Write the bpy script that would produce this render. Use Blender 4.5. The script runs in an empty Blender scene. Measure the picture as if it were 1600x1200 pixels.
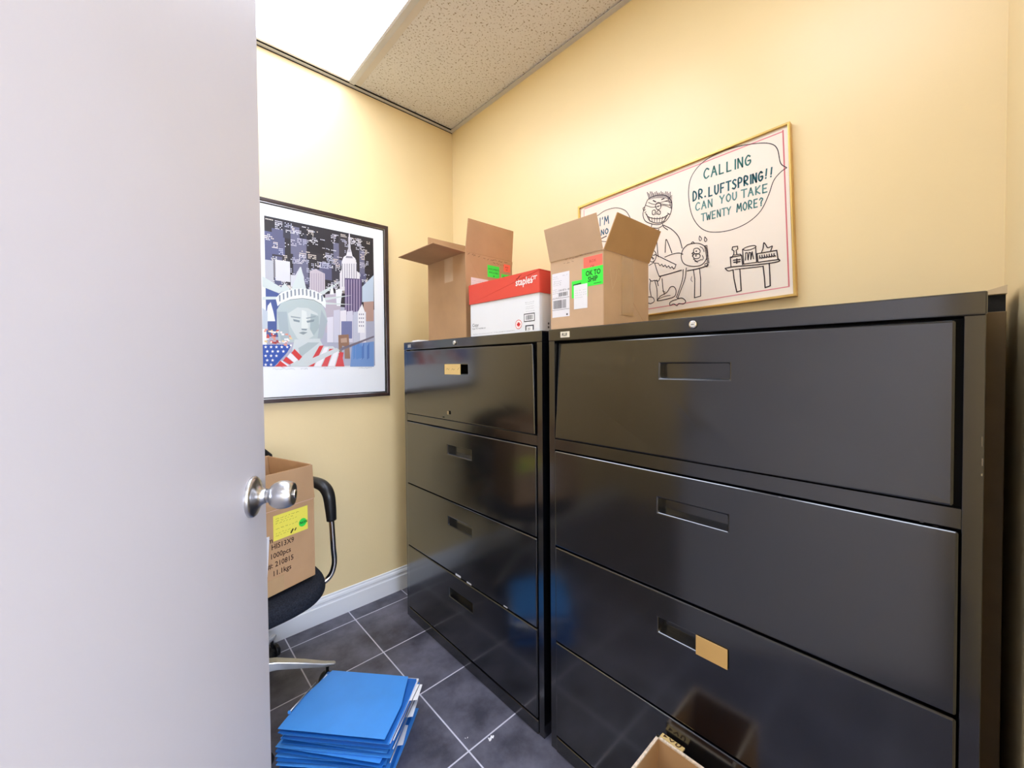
import bpy, bmesh, math, random
from mathutils import Matrix, Vector
random.seed(7)
S = bpy.context.scene
COL = S.collection
PI = math.pi

# ------------------------------------------------------------------ camera
CAM_C = Vector((-1.4264, -2.0485, 1.2428))
YAW, PITCH, ROLL = math.radians(43.3) - 0.0124, 0.0198, -0.0083
FPX, PX, PY = 631.7, 796.0, 580.6
_F = Vector((math.sin(YAW), math.cos(YAW), 0)); _R = Vector((math.cos(YAW), -math.sin(YAW), 0)); _U = Vector((0, 0, 1))
CF = math.cos(PITCH)*_F - math.sin(PITCH)*_U
_U2 = math.cos(PITCH)*_U + math.sin(PITCH)*_F
CR = math.cos(ROLL)*_R + math.sin(ROLL)*_U2
CU = math.cos(ROLL)*_U2 - math.sin(ROLL)*_R
cd = bpy.data.cameras.new('camera'); cam = bpy.data.objects.new('camera', cd); COL.objects.link(cam)
m = Matrix.Identity(4)
for i in range(3):
    m[i][0], m[i][1], m[i][2], m[i][3] = CR[i], CU[i], -CF[i], CAM_C[i]
cam.matrix_world = m
cd.sensor_width = 36; cd.lens = FPX*36/1600
cd.shift_x = (800-PX)/1600; cd.shift_y = (PY-600)/1600
cd.clip_start = 0.01
S.camera = cam

# ------------------------------------------------------------------ world, exposure, light levels
w = bpy.data.worlds.new('World'); S.world = w; w.use_nodes = True
w.node_tree.nodes['Background'].inputs[0].default_value = (0.9, 0.95, 1, 1)
w.node_tree.nodes['Background'].inputs[1].default_value = 0.6
S.view_settings.view_transform = 'Standard'; S.view_settings.look = 'None'
S.view_settings.gamma = 1; S.view_settings.use_curve_mapping = False
S.view_settings.exposure = 0.75
ROOM_LIGHT = 4.5      # the room's own troffer plus two unseen added ones
HALL_FILL = 12.0     # added fill troffers outside the doorway, out of view
WINDOW_FILL = 9.5    # added fill glow, shaped as a window behind the camera

# ------------------------------------------------------------------ helpers
def lin(c):
    return tuple((x/12.92 if x <= .04045 else ((x+.055)/1.055)**2.4) for x in [v/255 for v in c])
def mat(name, rgb, rough=.5, metal=0, spec=.5, noise=None, bump=None, coat=0):
    m = bpy.data.materials.new(name); m.use_nodes = True
    nt = m.node_tree; b = nt.nodes['Principled BSDF']
    c = lin(rgb)
    b.inputs['Base Color'].default_value = (*c, 1); b.inputs['Roughness'].default_value = rough
    b.inputs['Metallic'].default_value = metal; b.inputs['Specular IOR Level'].default_value = spec
    b.inputs['Coat Weight'].default_value = coat; b.inputs['Coat Roughness'].default_value = .24
    tc = nt.nodes.new('ShaderNodeTexCoord')
    if noise:
        sc, amt = noise
        n = nt.nodes.new('ShaderNodeTexNoise'); n.inputs['Scale'].default_value = sc; n.inputs['Detail'].default_value = 6
        nt.links.new(tc.outputs['Object'], n.inputs['Vector'])
        r = nt.nodes.new('ShaderNodeValToRGB')
        r.color_ramp.elements[0].position = .3; r.color_ramp.elements[1].position = .7
        r.color_ramp.elements[0].color = (*[x*(1-amt) for x in c], 1); r.color_ramp.elements[1].color = (*[min(1, x*(1+amt)) for x in c], 1)
        nt.links.new(n.outputs['Fac'], r.inputs[0]); nt.links.new(r.outputs[0], b.inputs['Base Color'])
    if bump:
        sc, st = bump
        n = nt.nodes.new('ShaderNodeTexNoise'); n.inputs['Scale'].default_value = sc; n.inputs['Detail'].default_value = 3
        nt.links.new(tc.outputs['Object'], n.inputs['Vector'])
        bp = nt.nodes.new('ShaderNodeBump'); bp.inputs['Strength'].default_value = st; bp.inputs['Distance'].default_value = .002
        nt.links.new(n.outputs['Fac'], bp.inputs['Height']); nt.links.new(bp.outputs[0], b.inputs['Normal'])
    return m
def emit(name, rgb, strength):
    m = bpy.data.materials.new(name); m.use_nodes = True
    nt = m.node_tree; nt.nodes.clear()
    o = nt.nodes.new('ShaderNodeOutputMaterial'); e = nt.nodes.new('ShaderNodeEmission')
    e.inputs[0].default_value = (*rgb, 1); e.inputs[1].default_value = strength
    nt.links.new(e.outputs[0], o.inputs[0]); return m

M = {}
M['wall'] = mat('yellow_wall_paint', (244, 221, 170), .34, noise=(3, .02), bump=(90, .12))
M['hall'] = mat('hall_paint', (226, 220, 210), .5, noise=(3, .02))
M['door'] = mat('grey_door_paint', (194, 190, 195), .42, spec=.4, noise=(2, .015), bump=(60, .08))
M['white'] = mat('white_trim_paint', (236, 238, 242), .35, noise=(4, .02))
M['grid'] = mat('ceiling_grid_enamel', (208, 208, 210), .4, noise=(4, .03))
M['gap'] = mat('shadow_gap_black', (30, 28, 26), .8, noise=(5, .1))
M['black'] = mat('black_cabinet_enamel', (13, 14, 18), .22, spec=.25, noise=(1.2, .12), bump=(160, .04), coat=1)
M['black'].node_tree.nodes['Principled BSDF'].inputs['Coat IOR'].default_value = 1.8
M['black'].node_tree.nodes['Principled BSDF'].inputs['Coat Roughness'].default_value = .14
M['margin'] = mat('plain_tile_margin', (216, 210, 202), .8, noise=(9, .03))
M['tapep'] = mat('pale_packing_tape', (208, 176, 142), .25, spec=.6, noise=(15, .05))
M['blackin'] = mat('cabinet_inner_black', (12, 12, 15), .6, noise=(5, .1))
M['card'] = mat('brown_cardboard', (188, 150, 112), .75, spec=.25, noise=(9, .07), bump=(40, .1))
M['cardp'] = mat('pale_cardboard', (205, 172, 140), .75, spec=.25, noise=(9, .06), bump=(40, .1))
M['cardk'] = mat('tan_cardboard', (190, 150, 105), .75, spec=.25, noise=(9, .07), bump=(40, .1))
M['flute'] = mat('corrugated_edge', (226, 205, 180), .8, noise=(160, .25))
M['tape'] = mat('packing_tape', (192, 158, 118), .18, spec=.6, noise=(15, .05))
M['red'] = mat('red_carton', (222, 72, 56), .45, noise=(6, .03))
M['carton'] = mat('white_carton', (234, 236, 240), .5, noise=(6, .02))
M['steel'] = mat('brushed_steel', (198, 198, 200), .28, metal=1, noise=(60, .06))
M['chrome'] = mat('chrome_tube', (210, 205, 200), .16, metal=1, noise=(20, .04))
M['alu'] = mat('cast_aluminium', (205, 205, 206), .3, metal=.8, noise=(30, .06))
M['plastic'] = mat('black_plastic', (24, 24, 26), .38, noise=(20, .1))
M['fabric'] = mat('dark_seat_fabric', (34, 37, 46), .9, spec=.2, noise=(220, .45), bump=(300, .5))
M['gold'] = mat('gold_frame_metal', (216, 180, 104), .28, metal=.9, noise=(12, .05))
M['frame'] = mat('dark_walnut_frame', (62, 44, 40), .3, noise=(25, .25))
M['mat'] = mat('white_mount_board', (242, 245, 248), .35, coat=.4, noise=(5, .015))
M['board'] = mat('cream_poster_board', (244, 232, 218), .32, noise=(2.5, .03))
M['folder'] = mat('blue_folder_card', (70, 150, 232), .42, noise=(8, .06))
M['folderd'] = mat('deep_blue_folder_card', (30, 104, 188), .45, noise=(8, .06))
M['paper'] = mat('white_paper', (238, 238, 240), .6, noise=(8, .02))
M['note'] = mat('manila_card', (226, 194, 128), .6, noise=(10, .04))
M['brass'] = mat('kraft_note_card', (204, 164, 100), .5, noise=(10, .05))
M['light'] = emit('troffer_glow', (.88, .97, 1.16), ROOM_LIGHT)
M['fill_hall'] = emit('hall_fill_glow', (.81, .96, 1.27), HALL_FILL)

M['fill_pane_glow'] = emit('window_fill_glow', (.84, .96, 1.22), WINDOW_FILL)
def print_mat(name, rough, coat=0):
    m = bpy.data.materials.new(name); m.use_nodes = True; nt = m.node_tree; b = nt.nodes['Principled BSDF']
    a = nt.nodes.new('ShaderNodeAttribute'); a.attribute_name = 'Col'
    nt.links.new(a.outputs['Color'], b.inputs['Base Color']); b.inputs['Roughness'].default_value = rough
    b.inputs['Specular IOR Level'].default_value = .3; b.inputs['Coat Weight'].default_value = coat
    return m
M['print'] = print_mat('printed_ink', .5); M['art'] = print_mat('art_print_ink', .45, .3)

def floor_mat(gx, gy, tx, ty):
    m = bpy.data.materials.new('slate_floor_tiles'); m.use_nodes = True; nt = m.node_tree; b = nt.nodes['Principled BSDF']
    N = nt.nodes.new; L = nt.links.new
    tc = N('ShaderNodeTexCoord'); sx = N('ShaderNodeSeparateXYZ'); L(tc.outputs['Object'], sx.inputs[0])
    def mth(op, a, bb=None):
        n = N('ShaderNodeMath'); n.operation = op
        for i, v in enumerate((a, bb)):
            if v is None: continue
            if isinstance(v, (int, float)): n.inputs[i].default_value = v
            else: L(v, n.inputs[i])
        return n.outputs[0]
    masks = []
    cells = []
    for k, (g0, t) in enumerate(((gx, tx), (gy, ty))):
        q = mth('DIVIDE', mth('SUBTRACT', sx.outputs[k], g0), t)
        cells.append(mth('FLOOR', q))
        f = mth('SUBTRACT', q, mth('FLOOR', mth('ADD', q, .5)))
        masks.append(mth('LESS_THAN', mth('ABSOLUTE', f), .0045/2/t*1.1))
    g = mth('MAXIMUM', masks[0], masks[1])
    cv = N('ShaderNodeCombineXYZ'); L(cells[0], cv.inputs[0]); L(cells[1], cv.inputs[1])
    wn = N('ShaderNodeTexWhiteNoise'); L(cv.outputs[0], wn.inputs['Vector'])
    n = N('ShaderNodeTexNoise'); n.inputs['Scale'].default_value = 7; n.inputs['Detail'].default_value = 9; n.inputs['Roughness'].default_value = .62
    off = N('ShaderNodeVectorMath'); off.operation = 'ADD'; L(tc.outputs['Object'], off.inputs[0]); L(wn.outputs['Color'], off.inputs[1]); L(off.outputs[0], n.inputs['Vector'])
    r = N('ShaderNodeValToRGB'); r.color_ramp.elements[0].position = .35; r.color_ramp.elements[1].position = .72
    r.color_ramp.elements[0].color = (*lin((62, 62, 74)), 1); r.color_ramp.elements[1].color = (*lin((116, 115, 130)), 1)
    L(n.outputs['Fac'], r.inputs[0])
    mx = N('ShaderNodeMix'); mx.data_type = 'RGBA'; L(g, mx.inputs[0]); L(r.outputs[0], mx.inputs[6]); mx.inputs[7].default_value = (*lin((206, 206, 220)), 1)
    L(mx.outputs[2], b.inputs['Base Color'])
    b.inputs['Roughness'].default_value = .36
    bp = N('ShaderNodeBump'); bp.inputs['Strength'].default_value = .25; bp.inputs['Distance'].default_value = .002; bp.invert = True
    L(g, bp.inputs['Height']); L(bp.outputs[0], b.inputs['Normal'])
    return m
def ceil_mat():
    m = bpy.data.materials.new('speckled_ceiling_tile'); m.use_nodes = True; nt = m.node_tree; b = nt.nodes['Principled BSDF']
    N = nt.nodes.new; L = nt.links.new
    tc = N('ShaderNodeTexCoord')
    n = N('ShaderNodeTexNoise'); n.inputs['Scale'].default_value = 115; n.inputs['Detail'].default_value = 2.5; L(tc.outputs['Object'], n.inputs['Vector'])
    r = N('ShaderNodeValToRGB'); r.color_ramp.elements[0].position = .33; r.color_ramp.elements[1].position = .42
    r.color_ramp.elements[0].color = (*lin((150, 138, 122)), 1); r.color_ramp.elements[1].color = (*lin((226, 225, 226)), 1)
    L(n.outputs['Fac'], r.inputs[0]); L(r.outputs[0], b.inputs['Base Color']); b.inputs['Roughness'].default_value = .9
    bp = N('ShaderNodeBump'); bp.inputs['Strength'].default_value = .5; bp.inputs['Distance'].default_value = .003
    L(n.outputs['Fac'], bp.inputs['Height']); L(bp.outputs[0], b.inputs['Normal'])
    return m
M['floor'] = floor_mat(-.6684, -.0998, .2889, .3055); M['ceil'] = ceil_mat()

WM = {}      # world matrix of every object, by name
def link(o, parent=None, mw=None):
    COL.objects.link(o)
    if parent: o.parent = parent; WM[o.name] = WM[parent.name].copy()
    else: WM[o.name] = mw or Matrix.Identity(4)
    return o
def empty(name, loc, label, cat, group=None, rotz=0):
    o = bpy.data.objects.new(name, None); o.empty_display_size = .05
    mw = Matrix.Translation(loc) @ Matrix.Rotation(rotz, 4, 'Z')
    link(o, None, mw); o.location = loc; o.rotation_euler = (0, 0, rotz)
    tag(o, label, cat, group); return o
def tag(o, label, cat, group=None, kind=None):
    if label: o['label'] = label
    if cat: o['category'] = cat
    if group: o['group'] = group
    if kind: o['kind'] = kind
    return o
def obj(name, bm, material, parent=None, bevel=0, smooth=False, label=None, local=False, seg=2, sub=0):
    """world-space bmesh -> object (world coordinates are moved into the parent's frame unless local)"""
    bmesh.ops.remove_doubles(bm, verts=bm.verts, dist=1e-6)
    bmesh.ops.recalc_face_normals(bm, faces=bm.faces)
    me = bpy.data.meshes.new(name); bm.to_mesh(me); bm.free()
    if parent and not local: me.transform(WM[parent.name].inverted())
    me.materials.append(M[material] if isinstance(material, str) else material)
    if smooth:
        for p in me.polygons: p.use_smooth = True
    o = bpy.data.objects.new(name, me); link(o, parent)
    if bevel:
        b = o.modifiers.new('bevel', 'BEVEL'); b.width = bevel; b.segments = seg; b.limit_method = 'ANGLE'; b.angle_limit = math.radians(40)
    if sub:
        s = o.modifiers.new('sub', 'SUBSURF'); s.levels = sub; s.render_levels = sub
    if label: o['label'] = label
    return o
def struct(name, bm, material, bevel=0):
    o = obj(name, bm, material, bevel=bevel); o['kind'] = 'structure'; return o
def B(): return bmesh.new()
def box(bm, x0, x1, y0, y1, z0, z1, mw=None):
    vs = [bm.verts.new((x, y, z)) for x in (x0, x1) for y in (y0, y1) for z in (z0, z1)]
    for f in ((0,1,3,2),(4,6,7,5),(0,4,5,1),(2,3,7,6),(0,2,6,4),(1,5,7,3)): bm.faces.new([vs[i] for i in f])
    if mw: bmesh.ops.transform(bm, matrix=mw, verts=vs)
    return vs
def hexa(bm, a, b):
    """solid between two quads given in the same order"""
    va = [bm.verts.new(p) for p in a]; vb = [bm.verts.new(p) for p in b]; n = len(a)
    bm.faces.new(va); bm.faces.new(vb[::-1])
    for i in range(n): bm.faces.new([va[i], va[(i+1) % n], vb[(i+1) % n], vb[i]])
def slab(bm, quad, t):
    """thin plate of thickness t grown behind a quad"""
    q = [Vector(p) for p in quad]; n = (q[1]-q[0]).cross(q[-1]-q[0]).normalized()*t
    hexa(bm, q, [p+n for p in q])
def lathe(bm, prof, mw, seg=40):
    rings = []
    for r, h in prof:
        rings.append([bm.verts.new(mw @ Vector((r*math.cos(2*PI*i/seg), r*math.sin(2*PI*i/seg), h))) for i in range(seg)] if r > 1e-6 else [bm.verts.new(mw @ Vector((0, 0, h)))])
    for a, b in zip(rings, rings[1:]):
        for i in range(seg):
            j = (i+1) % seg
            if len(a) == 1 and len(b) == 1: continue
            if len(a) == 1: bm.faces.new([a[0], b[i], b[j]])
            elif len(b) == 1: bm.faces.new([a[i], a[j], b[0]])
            else: bm.faces.new([a[i], a[j], b[j], b[i]])
def catmull(pts, n=8):
    P = [Vector(p) for p in pts]; out = []
    Q = [P[0]*2-P[1]] + P + [P[-1]*2-P[-2]]
    for i in range(1, len(Q)-2):
        a, b, c, d = Q[i-1:i+3]
        for k in range(n):
            t = k/n
            out.append(.5*((2*b)+(c-a)*t+(2*a-5*b+4*c-d)*t*t+(3*b-a-3*c+d)*t**3))
    out.append(P[-1]); return out
def tube(bm, pts, r, seg=14, mw=None, flat=1.0):
    P = [Vector(p) for p in pts]; rings = []; up = Vector((0, 0, 1))
    prev = None
    for i, p in enumerate(P):
        d = (P[min(i+1, len(P)-1)]-P[max(i-1, 0)]).normalized()
        if prev is None:
            a = d.cross(up if abs(d.z) < .9 else Vector((1, 0, 0))).normalized()
        else:
            a = (prev-d*prev.dot(d)).normalized()
        prev = a; b = d.cross(a)
        rr = r(i/(len(P)-1)) if callable(r) else r
        ring = [p+a*math.cos(2*PI*k/seg)*rr+b*math.sin(2*PI*k/seg)*rr*flat for k in range(seg)]
        rings.append([bm.verts.new(mw @ v if mw else v) for v in ring])
    for a, b in zip(rings, rings[1:]):
        for k in range(seg): bm.faces.new([a[k], a[(k+1) % seg], b[(k+1) % seg], b[k]])
    bm.faces.new(rings[0][::-1]); bm.faces.new(rings[-1])
def frame_m(o, ex, ey):
    ex = Vector(ex).normalized(); ey = Vector(ey); ey = (ey-ex*ey.dot(ex)).normalized(); ez = ex.cross(ey)
    m = Matrix.Identity(4)
    for i in range(3): m[i][0], m[i][1], m[i][2], m[i][3] = ex[i], ey[i], ez[i], o[i]
    return m
# measured photo point -> point on a real wall plane (for transcribing the pictures)
def on_x(u, v, x):
    d = CF+(u-PX)/FPX*CR-(v-PY)/FPX*CU; return CAM_C+d*((x-CAM_C.x)/d.x)
def on_y(u, v, y):
    d = CF+(u-PX)/FPX*CR-(v-PY)/FPX*CU; return CAM_C+d*((y-CAM_C.y)/d.y)
def on_z(u, v, z):
    d = CF+(u-PX)/FPX*CR-(v-PY)/FPX*CU; return CAM_C+d*((z-CAM_C.z)/d.z)

class Ink:
    """flat printed matter on one plane: coloured polygons, strokes and lettering, later ones lie above earlier ones"""
    def __init__(s, fm, lift=.0003): s.bm = B(); s.c = s.bm.loops.layers.float_color.new('Col'); s.m = fm; s.h = lift; s.k = 0
    def poly(s, pts, rgb, step=True):
        if step: s.k += 1
        z = s.h+s.k*.000004
        f = s.bm.faces.new([s.bm.verts.new(s.m @ Vector((p[0], p[1], z))) for p in pts])
        c = (*lin(rgb), 1)
        for l in f.loops: l[s.c] = c
        f.normal_update()
        if f.normal.dot(s.m.col[2].to_3d()) < 0: f.normal_flip()
    def rect(s, x0, y0, x1, y1, rgb, step=True): s.poly([(x0, y0), (x1, y0), (x1, y1), (x0, y1)], rgb, step)
    def stroke(s, pts, wd, rgb, closed=False):
        P = [Vector((p[0], p[1], 0)) for p in pts]
        if closed: P.append(P[0])
        s.k += 1; run = [P[0]]
        for i in range(1, len(P)):
            run.append(P[i])
            if i < len(P)-1:
                a, b_ = P[i]-P[i-1], P[i+1]-P[i]
                if a.length > 1e-9 and b_.length > 1e-9 and a.angle(b_) > .7:
                    s.ribbon(run, wd, rgb); run = [P[i]]
        s.ribbon(run, wd, rgb)
    def ribbon(s, P, wd, rgb):
        if len(P) < 2: return
        P = list(P); e = (P[0]-P[1])
        if e.length > 1e-9: P[0] = P[0]+e.normalized()*wd*.35
        e = (P[-1]-P[-2])
        if e.length > 1e-9: P[-1] = P[-1]+e.normalized()*wd*.35
        z = s.h+s.k*.000004; c = (*lin(rgb), 1); rows = []
        for i, p in enumerate(P):
            d = (P[min(i+1, len(P)-1)]-P[max(i-1, 0)])
            if d.length < 1e-9: d = Vector((1, 0, 0))
            d.normalize(); n = Vector((-d.y, d.x, 0))*wd/2
            rows.append((s.bm.verts.new(s.m @ Vector((p.x+n.x, p.y+n.y, z))), s.bm.verts.new(s.m @ Vector((p.x-n.x, p.y-n.y, z)))))
        for a, b in zip(rows, rows[1:]):
            f = s.bm.faces.new([a[0], a[1], b[1], b[0]])
            for l in f.loops: l[s.c] = c
    def circle(s, x, y, r, rgb, n=24, ry=None):
        s.poly([(x+r*math.cos(2*PI*i/n), y+(ry or r)*math.sin(2*PI*i/n)) for i in range(n)], rgb)
    def text(s, t, x, y, size, rgb, rot=0, sx=1.0, shear=0, bold=0):
        cu = bpy.data.curves.new('lettering', 'FONT'); cu.body = t; cu.size = size; cu.resolution_u = 2; cu.shear = shear; cu.offset = bold
        o = bpy.data.objects.new('lettering', cu); COL.objects.link(o)
        dg = bpy.context.evaluated_depsgraph_get(); me = bpy.data.meshes.new_from_object(o.evaluated_get(dg))
        s.k += 1
        z = s.h+s.k*.000004; c = (*lin(rgb), 1); rm = Matrix.Rotation(rot, 4, 'Z')
        vs = [s.bm.verts.new(s.m @ (Vector((x, y, z)) + rm @ Vector((v.co.x*sx, v.co.y, 0)))) for v in me.vertices]
        for p in me.polygons:
            try: f = s.bm.faces.new([vs[i] for i in p.vertices])
            except ValueError: continue
            for l in f.loops: l[s.c] = c
        bpy.data.objects.remove(o); bpy.data.curves.remove(cu); bpy.data.meshes.remove(me)
    def scribble(s, x, y, ln, h, rgb, wd=.0007, words=True):
        """a line of small handwriting too small to read"""
        pts = []; cx = x
        while cx < x+ln:
            wl = random.uniform(.25, .6)*h*6
            n = max(3, int(wl/h*2.2)); pts = []
            for i in range(n): pts.append((cx+wl*i/n, y+random.uniform(0, h)))
            s.stroke(pts, wd, rgb); cx += wl+h*.8
    def bars(s, x0, y0, x1, y1, rgb):
        x = x0; s.k += 1
        while x < x1:
            wd = random.choice((.0008, .0008, .0014, .002)); s.rect(x, y0, min(x+wd, x1), y1, rgb, False); x += wd+random.choice((.0008, .0012, .0016))
    def build(s, name, parent, material='print', label=None):
        me = bpy.data.meshes.new(name); s.bm.to_mesh(me); s.bm.free()
        if parent: me.transform(WM[parent.name].inverted())
        me.materials.append(M[material]); o = bpy.data.objects.new(name, me); link(o, parent)
        if label: o['label'] = label
        return o
FX = lambda x, y, z: frame_m((x, y, z), (0, -1, 0), (0, 0, 1))      # a plane facing -x
FY = lambda x, y, z: frame_m((x, y, z), (1, 0, 0), (0, 0, 1))       # a plane facing -y

# ------------------------------------------------------------------ the room
ZC = 2.640; XL = -2.75; YF = -2.13; YH = -5.4; T = .1
b = B(); box(b, XL-T, T, YH-T, T, -.1, 0); struct('floor', b, 'floor')
b = B(); box(b, XL-T, T, 0, T, 0, ZC+.1); struct('wall_back', b, 'wall')
b = B(); box(b, 0, T, YH-T, 0, 0, ZC+.1); struct('wall_right', b, 'wall')
b = B(); box(b, XL-T, XL, YH-T, 0, 0, ZC+.1); struct('wall_left', b, 'wall')
DX0, DX1, DH = -1.735, -.80, 2.06
b = B(); box(b, XL, DX0-.02, YF-.12, YF, 0, ZC); box(b, DX1, 0, YF-.12, YF, 0, ZC); box(b, DX0-.02, DX1, YF-.12, YF, DH, ZC); struct('wall_front', b, 'wall')
WX0, WX1, WZ0, WZ1 = -2.45, -.25, .75, 2.25
b = B(); box(b, XL-T, WX0, YH-T, YH, 0, ZC+.1); box(b, WX1, T, YH-T, YH, 0, ZC+.1); box(b, WX0, WX1, YH-T, YH, 0, WZ0); box(b, WX0, WX1, YH-T, YH, WZ1, ZC+.1); struct('wall_hall', b, 'hall')
b = B()
for a, c in ((WX0, WX0+.05), (WX1-.05, WX1), (-1.37, -1.33)): box(b, a, c, YH-.09, YH-.02, WZ0+.05, WZ1-.05)
box(b, WX0, WX1, YH-.09, YH-.02, WZ0, WZ0+.05); box(b, WX0, WX1, YH-.09, YH-.02, WZ1-.05, WZ1); struct('fill_window_1', b, 'white')
b = B(); box(b, WX0+.05, -1.37, YH-.06, YH-.05, WZ0+.05, WZ1-.05); box(b, -1.33, WX1-.05, YH-.06, YH-.05, WZ0+.05, WZ1-.05)
pane = obj('fill_pane', b, 'fill_pane_glow', bpy.data.objects['fill_window_1'])  # unseen window, added to glow as fill through the doorway
# ceiling with rectangular openings for the troffers
LX0, LX1, LY0, LY1 = -1.235, -.625, -1.255, -.034
GX0, GX1 = -2.455, -1.845
def ceiling():
    b = B(); xs = [XL-T, GX0, GX1, LX0, LX1, T]; ys = [YH-T, -3.10, -2.49, -2.095, -1.485, LY0, LY1, T]
    for i in range(5):
        for j in range(7):
            if (j in (1, 5) and i in (1, 3)) or (j == 3 and i == 3): continue
            box(b, xs[i], xs[i+1], ys[j], ys[j+1], ZC+.004, ZC+.03)
    return b
struct('ceiling', ceiling(), 'ceil')
b = B(); box(b, XL-T, T, YH-T, T, ZC+.09, ZC+.12); struct('ceiling_slab', b, 'gap')
# wall angle along the back and right walls, cross tees round the troffer
b = B(); box(b, XL, 0, -.024, 0, ZC-.003, ZC-.0005); box(b, XL, 0, -.0035, 0, ZC-.003, ZC+.004); struct('trim_1', b, 'grid')
b = B(); box(b, -.024, 0, YF, -.024, ZC-.003, ZC-.0005); struct('trim_2', b, 'grid')
b = B(); box(b, XL, -.024, -.0262, -.024, ZC-.004, ZC+.003); struct('trim_shadow_3', b, 'gap')  # dark strip standing in for the shadow line at the angle's edge
b = B(); box(b, XL, 0, -.0016, 0, ZC-.006, ZC-.003); struct('trim_shadow_8', b, 'gap')  # dark strip standing in for the shadow under the wall angle
b = B(); box(b, LX1-.004, LX1+.02, YF, -.03, ZC-.005, ZC+.003); struct('trim_4', b, 'grid')
b = B(); box(b, LX0-.02, LX0+.004, YF, -.03, ZC-.005, ZC+.003); struct('trim_5', b, 'grid')
b = B(); box(b, LX0, 0, LY1-1.245, LY1-1.221, ZC-.005, ZC+.003); struct('trim_6', b, 'grid')
# smooth tegular margin of the tile next to the troffer
b = B(); box(b, LX1+.02, LX1+.05, LY0, -.03, ZC+.0005, ZC+.0045); struct('trim_7', b, 'margin')
def troffer(x0, x1, y0, y1, glow, label):
    t = empty('ceiling_light', ((x0+x1)/2, (y0+y1)/2, ZC), label, 'light')
    b = B(); f = .012
    box(b, x0, x0+f, y0, y1, ZC-.003, ZC+.05); box(b, x1-f, x1, y0, y1, ZC-.003, ZC+.05)
    box(b, x0+f, x1-f, y0, y0+f, ZC-.003, ZC+.05); box(b, x0+f, x1-f, y1-f, y1, ZC-.003, ZC+.05); box(b, x0, x1, y0, y1, ZC+.05, ZC+.06)
    obj('light_frame', b, 'white', t)
    b = B(); box(b, x0+f, x1-f, y0+f, y1-f, ZC+.001, ZC+.006); obj('diffuser', b, glow, t)
troffer(LX0, LX1, LY0, LY1, 'light', 'glowing rectangular troffer light in the ceiling next to the back wall')
troffer(LX0, LX1, -2.095, -1.485, 'light', 'added square troffer fill light in the ceiling just inside the doorway')  # unseen light added to brighten the right wall
troffer(GX0, GX1, LY0, LY1, 'light', 'added troffer fill light in the ceiling hidden behind the open door')  # added fill light over the hidden left part of the room
troffer(LX0, LX1, -3.10, -2.49, 'fill_hall', 'added square troffer fill light in the unseen hallway ceiling opposite the doorway')  # added fill light behind the camera
troffer(GX0, GX1, -3.10, -2.49, 'fill_hall', 'added square troffer fill light in the unseen hallway ceiling left of the doorway')  # second added fill light behind the camera
# moulded baseboards
def baseboard(name, x0, x1):
    prof = [(0, 0), (.014, 0), (.014, .078), (.0105, .083), (.0105, .092), (.012, .096), (.010, .106), (.0055, .112), (.0055, .118), (.003, .121), (0, .121)]
    b = B(); a = [b.verts.new((x0, -p[0], p[1])) for p in prof]; c = [b.verts.new((x1, -p[0], p[1])) for p in prof]; n = len(prof)
    for i in range(n): b.faces.new([a[i], a[(i+1) % n], c[(i+1) % n], c[i]])
    b.faces.new(a); b.faces.new(c[::-1]); struct(name, b, 'white')
baseboard('baseboard_back', XL, -.002)

# ------------------------------------------------------------------ the open door
DL = Vector((-1.266, -1.245, 0)); DHG = Vector((-1.718, -2.04, 0))
du = (DL-DHG).normalized(); dn = Vector((du.y, -du.x, 0))      # dn: the face towards the camera
DWID = (DL-DHG).length
dm = frame_m((DHG.x, DHG.y, 0), du, (0, 0, 1))                # x along the door, y up, z = towards the camera
assert (dm.to_3x3() @ Vector((0, 0, 1))).dot(dn) > 0
b = B(); box(b, 0, DWID, .008, 2.035, -.044, 0, dm); door = obj('door_1', b, 'door', bevel=.002); door['kind'] = 'structure'
KX, KZ = DWID-.062, 1.034
km = dm @ Matrix.Translation((KX, KZ, 0)) @ Matrix.Scale(.83, 4)
b = B(); lathe(b, [(0, 0), (.0385, 0), (.0385, .004), (.0365, .007), (.031, .009), (.024, .012), (.018, .016), (.0145, .021), (.0135, .025), (0, .025)], km, 48)
rose = obj('door_handle', b, 'steel', door, smooth=True, label='round brushed steel door knob')
m_ = rose.modifiers.new('es', 'EDGE_SPLIT'); m_.split_angle = math.radians(50)
b = B(); lathe(b, [(0, .020), (.0128, .020), (.0128, .030), (.0135, .0315), (.0185, .034), (.0228, .039), (.0258, .046), (.0268, .053), (.0262, .061), (.0242, .068), (.0212, .0735), (.0195, .0745), (.0186, .0735), (.0125, .0735), (0, .0735)], km, 48)
obj('knob', b, 'steel', rose, smooth=True)
b = B(); lathe(b, [(0, .0735), (.0085, .0735), (.0085, .0765), (.007, .078), (0, .078)], km, 24)
obj('lock_button', b, 'chrome', rose, smooth=True)
km2 = dm @ Matrix.Translation((KX, KZ, -.044)) @ Matrix.Rotation(PI, 4, 'X')
b = B(); lathe(b, [(0, 0), (.0385, 0), (.0385, .004), (.031, .009), (.018, .016), (.0128, .025), (.0128, .030), (.0185, .034), (.0258, .046), (.0268, .053), (.0242, .068), (.0195, .0745), (0, .0745)], km2, 40)
obj('door_handle', b, 'steel', door, smooth=True)

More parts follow.
